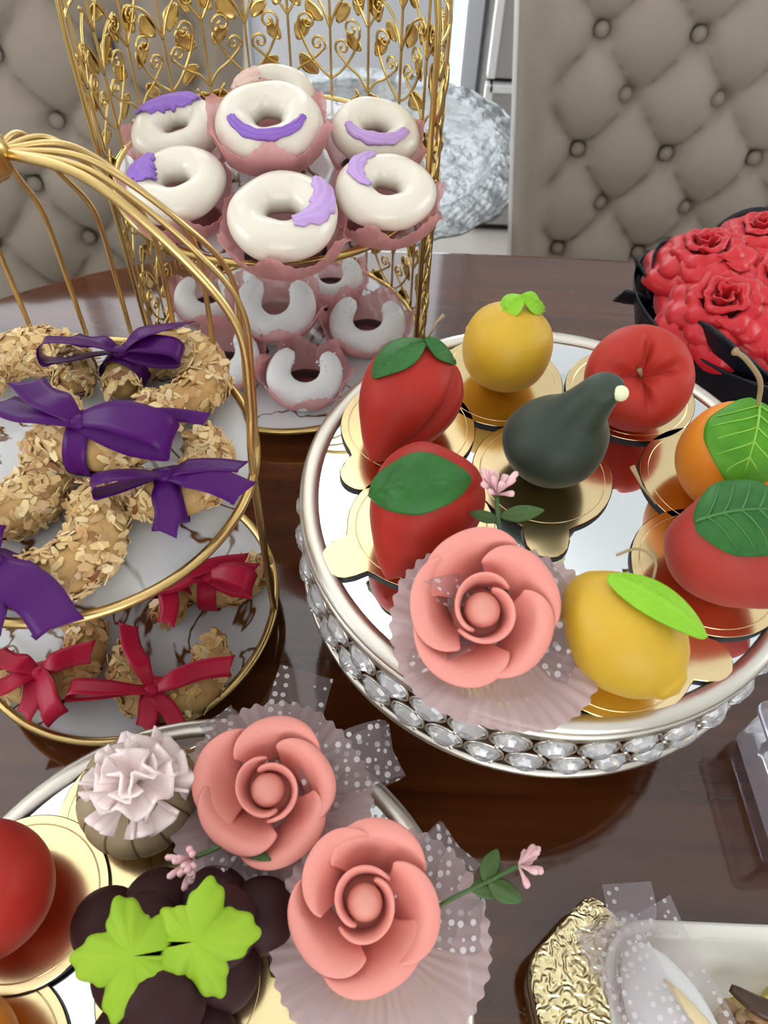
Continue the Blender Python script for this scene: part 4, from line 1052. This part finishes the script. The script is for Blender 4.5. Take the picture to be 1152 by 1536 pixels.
def bow(parent, m, kn, strips, band=None):
    """satin bow: knot position, strips = (kind, angle, length, width, rise, twist)"""
    K = Vector(kn)
    root = MB().ball((0, 0, 0), 0.0046, 14, (1.1, 0.95, 0.75)).build('ribbon_knot', m, parent, Matrix.Translation(K))
    for kind, ang, L, w, rise, tw in strips:
        a = rad(ang); d = Vector((cos(a), sin(a), 0)); p = Vector((-sin(a), cos(a), 0)); z = Vector((0, 0, 1))
        if kind == 'tail':
            cp = [d * 0.001, d * (L * 0.3) + z * (rise * 0.6 + 0.003), d * (L * 0.65) + z * (rise * 0.8 + 0.001) + p * L * 0.05, d * L + z * rise]
            N = 26; pts = spline([tuple(c) for c in cp], N)
            ws = [w * (0.35 + 0.65 * min(1, i / (N * 0.35))) for i in range(N)]
            sd = [tuple(p * cos(tw * i / N) + z * sin(tw * i / N)) for i in range(N)]
            mb = strip(pts, ws, sd)
            # slanted cut end
            for k in range(5):
                v = Vector(mb.v[(N - 1) * 5 + k]); mb.v[(N - 1) * 5 + k] = tuple(v + d * (w * 0.5 * (k / 4 - 0.5)))
            mb.build('ribbon_tail', m, root, solid=0.0003)
        else:
            cp = [d * 0.001 - p * 0.001, d * (L * 0.45) + z * (rise * 0.2 - 0.001) - p * w * .10, d * (L * 0.92) + z * rise * 0.35, d * L + z * (rise * 0.35 + w * .35), d * (L * 0.86) + z * (rise * .5 + w * 0.75), d * (L * 0.4) + z * (w * 0.60 + rise * .3) + p * w * .10, d * 0.001 + z * 0.002 + p * 0.001]
            N = 44; pts = spline([tuple(c) for c in cp], N)
            ws = [w * (0.4 + 0.6 * min(1, 1.6 * sin(pi * i / (N - 1)))) for i in range(N)]
            sd = [tuple(p * cos(tw) + z * sin(tw)) for i in range(N)]
            strip(pts, ws, sd).build('ribbon_loop', m, root, solid=0.0003)
    return root

def almond_cookie(label, x, y, z, R, r, a0, a1, seed, ribbon, strips, bow_at, flakes=480, fsize=0.0082, fm='flakes', group='almond crescent cookies', tilt=(0, 0)):
    t = thing('almond_cookie', label, 'cookie', (x, y, z), (rad(tilt[0]), rad(tilt[1]), 0), group)
    A0_, A1_ = rad(a0), rad(a1)
    crescent_me(R, r, A0_, A1_, seed, 0.92).build('crescent', M['dough'], t)
    flake_set(R, r, A0_, A1_, flakes, seed, fsize, M[fm], 'f', rad(bow_at) if ribbon else None).build('almond_flakes', M[fm], t, smooth=False)['kind'] = 'stuff'
    if ribbon:
        am = rad(bow_at); s = (am - A0_) / (A1_ - A0_); q = r * (0.62 + 0.38 * sin(pi * s)) + 0.0024
        c = Vector((R * cos(am), R * sin(am), 0)); o = Vector((cos(am), sin(am), 0)); tg = Vector((-sin(am), cos(am), 0))
        N = 32; pts = [tuple(c + o * q * cos(2 * pi * i / N) + Vector((0, 0, q * 0.95 * sin(2 * pi * i / N)))) for i in range(N + 1)]
        strip(pts, [0.0125] * (N + 1), tuple(tg)).build('ribbon_band', M[ribbon], t, solid=0.0003)
        bow(t, M[ribbon], c + Vector((0, 0, q * 0.95 + 0.002)), strips)
    return t
ZB = BZ1 - 0.001
R1 = 0.0135
sp, sr = 'satin_purple', 'satin_red'
almond_cookie('almond flake crescent cookie with a purple bow, lying on top of the pile', -0.1470, 0.2850, ZB + 0.031, 0.0270, 0.0145, 178, 362, 1, sp,
   [('tail', 168, 0.042, 0.019, 0.002, 0.5), ('tail', 145, 0.036, 0.016, 0.004, 0.3), ('loop', -14, 0.050, 0.017, 0.002, 0.45), ('tail', 5, 0.062, 0.0065, 0.000, 0.6)], 262, tilt=(6, 0))
almond_cookie('almond flake crescent cookie with a purple bow, at the rear rim of the upper plate', -0.1290, 0.3220, ZB + 0.0140, 0.0235, 0.0138, -112, 215, 2, sp,
   [('tail', 18, 0.040, 0.014, 0.012, -0.6), ('loop', -6, 0.036, 0.012, 0.000, 0.3), ('loop', 196, 0.040, 0.018, 0.003, 0.5), ('tail', 165, 0.030, 0.012, 0.003, 0.3)], 168)
almond_cookie('almond flake crescent cookie with a purple bow, beside the gold posts', -0.1150, 0.2600, ZB + 0.0140, 0.0225, 0.0132, -150, 55, 3, sp,
   [('tail', -16, 0.042, 0.014, 0.003, 0.4), ('tail', 6, 0.038, 0.010, 0.004, -0.3), ('tail', -82, 0.030, 0.013, -0.007, 0.2), ('loop', 205, 0.034, 0.013, 0.002, 0.4)], -72)
almond_cookie('bare-ended almond flake crescent cookie with a wide purple tail over the front rim', -0.1660, 0.2120, ZB + 0.0140, 0.0270, 0.0140, -120, 62, 4, sp,
   [('tail', -40, 0.050, 0.021, 0.000, 0.3), ('loop', 150, 0.034, 0.016, 0.002, 0.4), ('tail', 105, 0.020, 0.010, 0.002, 0.3), ('tail', -78, 0.034, 0.014, -0.004, 0.3)], -112)
almond_cookie('almond flake crescent cookie half hidden under the topmost purple bow', -0.1990, 0.2460, ZB + 0.0140, 0.0250, 0.0135, -130, 60, 5, None, [], 0)
almond_cookie('almond flake crescent cookie against the wire ribs behind the purple bows', -0.2040, 0.3160, ZB + 0.0140, 0.0250, 0.0135, -10, 200, 6, None, [], 0)
ZR = BZ0 - 0.001
almond_cookie('caramel almond crescent cookie with a long-tailed red bow, at the lower plate front', -0.1300, 0.2110, ZR + 0.0130, 0.0265, 0.0128, -195, 40, 7, sr,
   [('tail', 18, 0.048, 0.012, 0.006, 0.5), ('loop', 186, 0.046, 0.013, 0.003, 0.4), ('tail', 118, 0.042, 0.011, 0.010, 0.4), ('tail', -45, 0.024, 0.010, -0.006, 0.2), ('tail', -95, 0.020, 0.012, -0.008, 0.2)], -95, 230, 0.0100, 'slices', 'caramel almond cookies')
almond_cookie('caramel almond crescent cookie with a red bow of short loops, by the low mirror stand', -0.2100, 0.2170, ZR + 0.0130, 0.0260, 0.0128, -160, 80, 8, sr,
   [('tail', 24, 0.032, 0.013, 0.004, 0.4), ('tail', 160, 0.030, 0.013, 0.004, 0.4), ('tail', 205, 0.030, 0.013, 0.000, 0.3), ('loop', -55, 0.034, 0.014, -0.002, 0.5), ('tail', -98, 0.024, 0.013, -0.006, 0.3)], -70, 230, 0.0100, 'slices', 'caramel almond cookies')
almond_cookie('caramel almond crescent cookie with a red bow, under the upper plate', -0.1630, 0.2560, ZR + 0.0135, 0.0265, 0.0128, -40, 190, 9, sr,
   [('tail', 18, 0.050, 0.010, 0.004, 0.3), ('tail', -84, 0.030, 0.013, -0.002, 0.3), ('loop', 175, 0.03, 0.012, 0.002, 0.4)], 10, 230, 0.0100, 'slices', 'caramel almond cookies')
almond_cookie('caramel almond crescent cookie with a looped red bow, beside the gold posts', -0.1130, 0.2900, ZR + 0.0130, 0.0255, 0.0125, -140, 5, 10, sr,
   [('loop', -14, 0.032, 0.014, 0.002, 0.5), ('tail', 4, 0.030, 0.013, 0.004, 0.3), ('tail', 200, 0.034, 0.012, 0.002, 0.3)], -90, 230, 0.0100, 'slices', 'caramel almond cookies')

# ================================================================== box of red roses
FX, FY = 0.308, 0.530
bx = thing('flower_box', 'black paper wrapped flower box holding the red roses', 'flower box', (FX, FY, T))
def wrapf(p, a, s):
    k = 1 + 0.05 * s * sin(5 * a) + 0.02 * s * sin(11 * a + 1)
    return (p[0] * k, p[1] * k, p[2] + 0.014 * s * s * sin(5 * a + .6))
MB().sheet(spline([(0.072, 0.0), (0.078, 0.03), (0.086, 0.07), (0.094, 0.105)], 16), 96, wrapf).build('paper_wrap', M['navy'], bx, solid=0.0015)
MB().lathe([(0.0001, 0.001), (0.060, 0.001), (0.066, 0.03), (0.072, 0.085), (0.0001, 0.088)], 48).build('box_core', M['navy'], bx)
def wrap2(u, v):
    a = rad(150) + u * rad(150); r = 0.090 + 0.016 * v + 0.006 * sin(u * 9)
    return (r * cos(a), r * sin(a), 0.050 + 0.046 * v + 0.005 * sin(u * 7 + 1) * v)
MB().grid(wrap2, 40, 10).build('paper_fold', M['navy'], bx, solid=0.0015)
MB().tube([(0.0865 * cos(2 * pi * k / 60), 0.0865 * sin(2 * pi * k / 60), 0.068) for k in range(60)], 0.004, 6, True).build('ribbon_band', M['navy'], bx)
kn = (-0.090, 0.002, 0.080)
k_ = MB().ball((0, 0, 0), 0.007, 10).build('ribbon_knot', M['navy'], bx, Matrix.Translation(kn))
for a, L, w, rise in ((178, 0.032, 0.024, 0.010), (120, 0.034, 0.024, 0.022), (215, 0.02, 0.02, -0.012)):
    d = Vector((cos(rad(a)), sin(rad(a)), 0)); s = Vector((-sin(rad(a)), cos(rad(a)), 1.6))
    pts = spline([(0, 0, 0), tuple(d * L * .5 + Vector((0, 0, rise * .7))), tuple(d * L + Vector((0, 0, rise)))], 14)
    strip(pts, [w * (.35 + .65 * min(1, i / 8)) for i in range(14)], tuple(s)).build('ribbon_loop', M['navy'], k_, solid=0.002)
def red_petal(half, r0, r1, z1, curl, seed):
    ph = random.Random(seed).random() * 6.28
    def fn(u, v):
        s = 2 * u - 1; V = v * (1 - 0.22 * abs(s) ** 3)
        a = s * half * (0.5 + 0.5 * V)
        e = max(0, V - 0.65)
        r = r0 + (r1 - r0) * V ** 0.9 + curl * e * e * 9 + 0.0020 * s + 0.0016 * V * V * sin(s * 7 + ph)
        z = z1 * (1 - (1 - V) ** 1.7) - curl * e * e * 12 + 0.0012 * V * V * sin(s * 10 + ph)
        return (r * sin(a), r * cos(a), z)
    return MB().grid(fn, 17, 13).mesh('petal', M['red_rose'])
LAY = [(6, rad(52), 0.008, 0.034, 0.018, 0.010), (5, rad(56), 0.007, 0.027, 0.024, 0.008), (4, rad(64), 0.006, 0.020, 0.028, 0.006), (3, rad(85), 0.004, 0.012, 0.030, 0.003), (2, rad(110), 0.002, 0.006, 0.031, 0.001)]
rp = [[red_petal(*l[1:], seed=10 * i + k) for k in range(2)] for i, l in enumerate(LAY)]
RR = [('against the chair back, next to the black ribbon', -0.062, 0.018, 0.134, 1.12), ('at the front of the box, above the black ribbon', -0.058, -0.030, 0.126, 1.15),
      ('at the front of the box beside the curved orange stem', -0.010, -0.048, 0.112, 1.15), ('half behind the others at the back of the box', -0.012, 0.040, 0.138, 1.1),
      ('in the middle of the box', -0.006, -0.006, 0.136, 1.05), ('on the far side of the box beside the middle rose', 0.040, -0.012, 0.124, 1.1), ('on the far side of the box at the back', 0.042, 0.036, 0.124, 1.05)]
for i, (lb, x, y, z, s) in enumerate(RR):
    t = thing('red_rose', 'glossy red rose ' + lb, 'flower', (FX + x + 0.008, FY + y, T + z - 0.030), (rad(14 if y < 0.01 else -6), rad(-12 if x < 0 else 8), 0), 'red roses in the black box')
    k = 0
    for li, l in enumerate(LAY):
        for j in range(l[0]):
            a = 2 * pi * j / l[0] + li * 0.55 + i
            o = link('petal', rp[li][(j + i) % 2], t, Matrix.Rotation(a, 4, 'Z') @ Matrix.Scale(s, 4)); mods(o, 0, 0.0009); k += 1
    MB().tube([(0, 0, 0.006), (0, 0, -0.02)], [0.006 * s, 0.002], 8).build('stem', M['sprig_green'], t)

# ================================================================== porcelain dish with sweets
def rrect(hx, hy, r, n=8):
    pts = []
    for cx, cy, a0 in ((hx - r, hy - r, 0), (-hx + r, hy - r, 90), (-hx + r, -hy + r, 180), (hx - r, -hy + r, 270)):
        for k in range(n + 1):
            a = rad(a0 + 90 * k / n); pts.append((cx + r * cos(a), cy + r * sin(a)))
    return pts
dish = thing('porcelain_dish', 'cream porcelain rectangular dish with rounded corners, full of sweets', 'dish', (0.212, -0.012, T))
V = []; lay = [(0.070, 0.070, 0.018, 0.0), (0.072, 0.072, 0.020, 0.004), (0.084, 0.086, 0.024, 0.026), (0.088, 0.090, 0.026, 0.032), (0.0885, 0.0905, 0.026, 0.0335), (0.086, 0.088, 0.024, 0.0335), (0.080, 0.082, 0.022, 0.027), (0.070, 0.070, 0.018, 0.008), (0.064, 0.064, 0.016, 0.006)]
n = len(rrect(1, 1, .2))
F = []
for hx, hy, r, z in lay: V += [(x, y, z) for x, y in rrect(hx, hy, r)]
for j in range(len(lay) - 1):
    for k in range(n): F.append((j * n + k, j * n + (k + 1) % n, (j + 1) * n + (k + 1) % n, (j + 1) * n + k))
F.append(tuple(reversed(range(n)))); F.append(tuple((len(lay) - 1) * n + k for k in range(n)))
mb = MB(); mb.add(V, F); mb.build('dish_body', M['porcelain'], dish)
# nut clusters and dates in the dish
rr = random.Random(5)
nut_lb = ['caramel nut cluster with a red berry bit, beside the dark date', 'caramel nut cluster under the dark date leaf', 'caramel nut cluster against the rim of the porcelain dish', 'caramel nut cluster deep inside the porcelain dish', 'caramel nut cluster next to the white candy']
for i, (x, y) in enumerate(((0.222, 0.036), (0.196, 0.028), (0.262, 0.034), (0.236, 0.000), (0.200, -0.008))):
    t = thing('nut_cluster', nut_lb[i], 'sweet', (x, y, T + 0.0065), group='nut sweets in the dish')
    mb = MB()
    for k in range(26):
        a = rr.uniform(0, 6.28); q = rr.uniform(0, 0.014); z = rr.uniform(0.005, 0.019)
        F_ = Matrix.Translation((q * cos(a), q * sin(a), z)) @ Matrix.Rotation(rr.uniform(0, 6), 4, 'Z') @ Matrix.Rotation(rr.uniform(-.6, .6), 4, 'X')
        mb.ball((0, 0, 0), 0.0046, 8, (1.5, 0.9, 0.6), F_)
    mb.build('nuts', M['nut'], t)['kind'] = 'stuff'
    MB().lathe([(0.0001, 0), (0.015, 0), (0.018, 0.008), (0.0001, 0.009)], 20, lambda p, a, s: (p[0] * (1 + .06 * cos(16 * a)), p[1] * (1 + .06 * cos(16 * a)), p[2])).build('paper_cup', M['gold_pleat'], t)
    if i in (0, 2):
        for q in range(3): MB().ball((0.004 + 0.004 * q, -0.004 + 0.006 * (q % 2), 0.021), 0.0028, 8, (1.2, 0.8, .7)).build('berry_bit', M['satin_red'], t)
def datef(pts, r): return MB().tube(spline(pts, 20), [r * (0.25 + 0.75 * sin(pi * min(1, i / 19 * .92 + .05))) for i in range(20)], 10, flat=0.7)
dt = datef([(-0.016, 0.012, 0.034), (-0.004, 0.004, 0.0365), (0.012, 0.000, 0.035), (0.034, 0.002, 0.033)], 0.0052).build('date_sliver', M['date'])
dt.location = (0.203, 0.037, T - 0.001); tag(dt, 'long dark brown date sliver lying across the nut clusters in the dish', 'date')
# white candy in lilac tulle
cd = thing('white_candy', 'white boat-shaped icing candy with an almond sliver, wrapped in lilac dotted tulle', 'candy', (0.1520, 0.0310, T + 0.041), (rad(-4), 0, rad(22)))
bd_ = body([(0.0, -0.042), (0.010, -0.034), (0.0185, -0.016), (0.0200, 0.004), (0.0155, 0.022), (0.008, 0.034), (0.0, 0.039)], n=48)
bd_.v = [(x, z, y * 0.62) for x, y, z in bd_.v]
bd_.build('candy_body', M['candy'], cd)
sl = MB().tube(spline([(0.003, 0.018, 0.0105), (0.006, 0.004, 0.0145), (0.011, -0.014, 0.0125), (0.013, -0.030, 0.008)], 16), [0.0006 + 0.0032 * sin(pi * min(1, i / 15 * .8 + 0.02)) for i in range(16)], 8, flat=0.5).build('almond_sliver', M['almond'], cd)
def tul(u, v):
    s = 2 * u - 1
    w = 0.026 + 0.002 * v
    return (w * s, -0.05 + 0.100 * v, -0.013 + 0.006 * abs(s) ** 2 + 0.020 * max(0, abs(s) - .5) + 0.002 * sin(v * 9 + s * 4) + 0.006 * v)
MB().grid(tul, 24, 24).build('tulle_wrap', M['tulle_lilac'], cd)
def tul2(u, v):
    s = 2 * u - 1; a = s * 1.25
    return (-0.002 + 0.0245 * sin(a), -0.045 + 0.098 * v, -0.002 + 0.017 * cos(a) - 0.012 * abs(2 * v - 1) ** 2 * cos(a) + 0.0012 * sin(v * 15 + s * 5))
MB().grid(lambda u, v: tul2(u * 0.62, v), 20, 24).build('tulle_wrap', M['tulle_lilac'], cd)
pts = spline([(0.004, 0.040, 0.0), (0.008, 0.052, 0.003), (0.012, 0.064, 0.003)], 12)
strip(pts, [0.018 + 0.008 * min(1, i / 5) for i in range(12)], (1, .2, .1)).build('tulle_tail', M['tulle_lilac'], cd)
# gold embossed favour box
gb = thing('gold_favour_box', 'flat gold embossed favour box with rounded corners beside the porcelain dish', 'box', (0.0845, 0.0570, T))
def emboss():
    m = M['gold_emboss']; nt = m.node_tree; N = nt.nodes.new; L = nt.links.new
    tc = N('ShaderNodeTexCoord'); w = N('ShaderNodeTexWave'); w.wave_type = 'RINGS'; w.inputs['Scale'].default_value = 85; w.inputs['Distortion'].default_value = 16
    w.inputs['Detail'].default_value = 1.5; w.inputs['Detail Scale'].default_value = 1.2
    b = N('ShaderNodeBump'); b.inputs['Strength'].default_value = 0.8; b.inputs['Distance'].default_value = 0.0012
    L(tc.outputs['Object'], w.inputs['Vector']); L(w.outputs['Fac'], b.inputs['Height']); L(b.outputs[0], nt.nodes['Principled BSDF'].inputs['Normal'])
emboss()
def rounded(poly, r, n=6):
    out = []
    m = len(poly)
    for i in range(m):
        p = Vector(poly[i]); a = (Vector(poly[i - 1]) - p).normalized(); b = (Vector(poly[(i + 1) % m]) - p).normalized()
        for k in range(n + 1):
            t = k / n; out.append(tuple((p + a * r * (1 - t) ** 2 + b * r * t * t)))
    return out
def inset(pl, d):
    c = Vector((sum(p[0] for p in pl) / len(pl), sum(p[1] for p in pl) / len(pl)))
    return [tuple(Vector(p) + (c - Vector(p)).normalized() * d) for p in pl]
hexa = [(0.0, 0.0), (0.008, -0.048), (0.046, -0.082), (0.074, -0.062), (0.062, 0.012), (0.038, 0.036)]
MB().prism(rounded(inset(hexa, 0.004), 0.008), 0.0005, 0.021).build('box_base', M['gold_foil'], gb, smooth=False, bevel=0.0015)
MB().prism(rounded(hexa, 0.010), 0.021, 0.029).build('box_lid', M['gold_emboss'], gb, smooth=False, bevel=0.002)
# clear acrylic favour box
ab = thing('acrylic_box', 'clear acrylic favour box with rounded corners standing on the table', 'box', (0.276, 0.158, T), (0, 0, rad(4)))
MB().prism(rrect(0.040, 0.040, 0.006), 0.006, 0.046).build('box_body', M['acrylic'], ab, smooth=False, bevel=0.002)
MB().prism(rrect(0.043, 0.043, 0.007), 0.047, 0.053).build('box_lid', M['acrylic'], ab, smooth=False, bevel=0.002)
for sx, sy in ((-1, -1), (-1, 1), (1, -1), (1, 1)):
    MB().ball((sx * 0.034, sy * 0.034, 0.0032), 0.0034, 10).build('foot', M['acrylic'], ab)
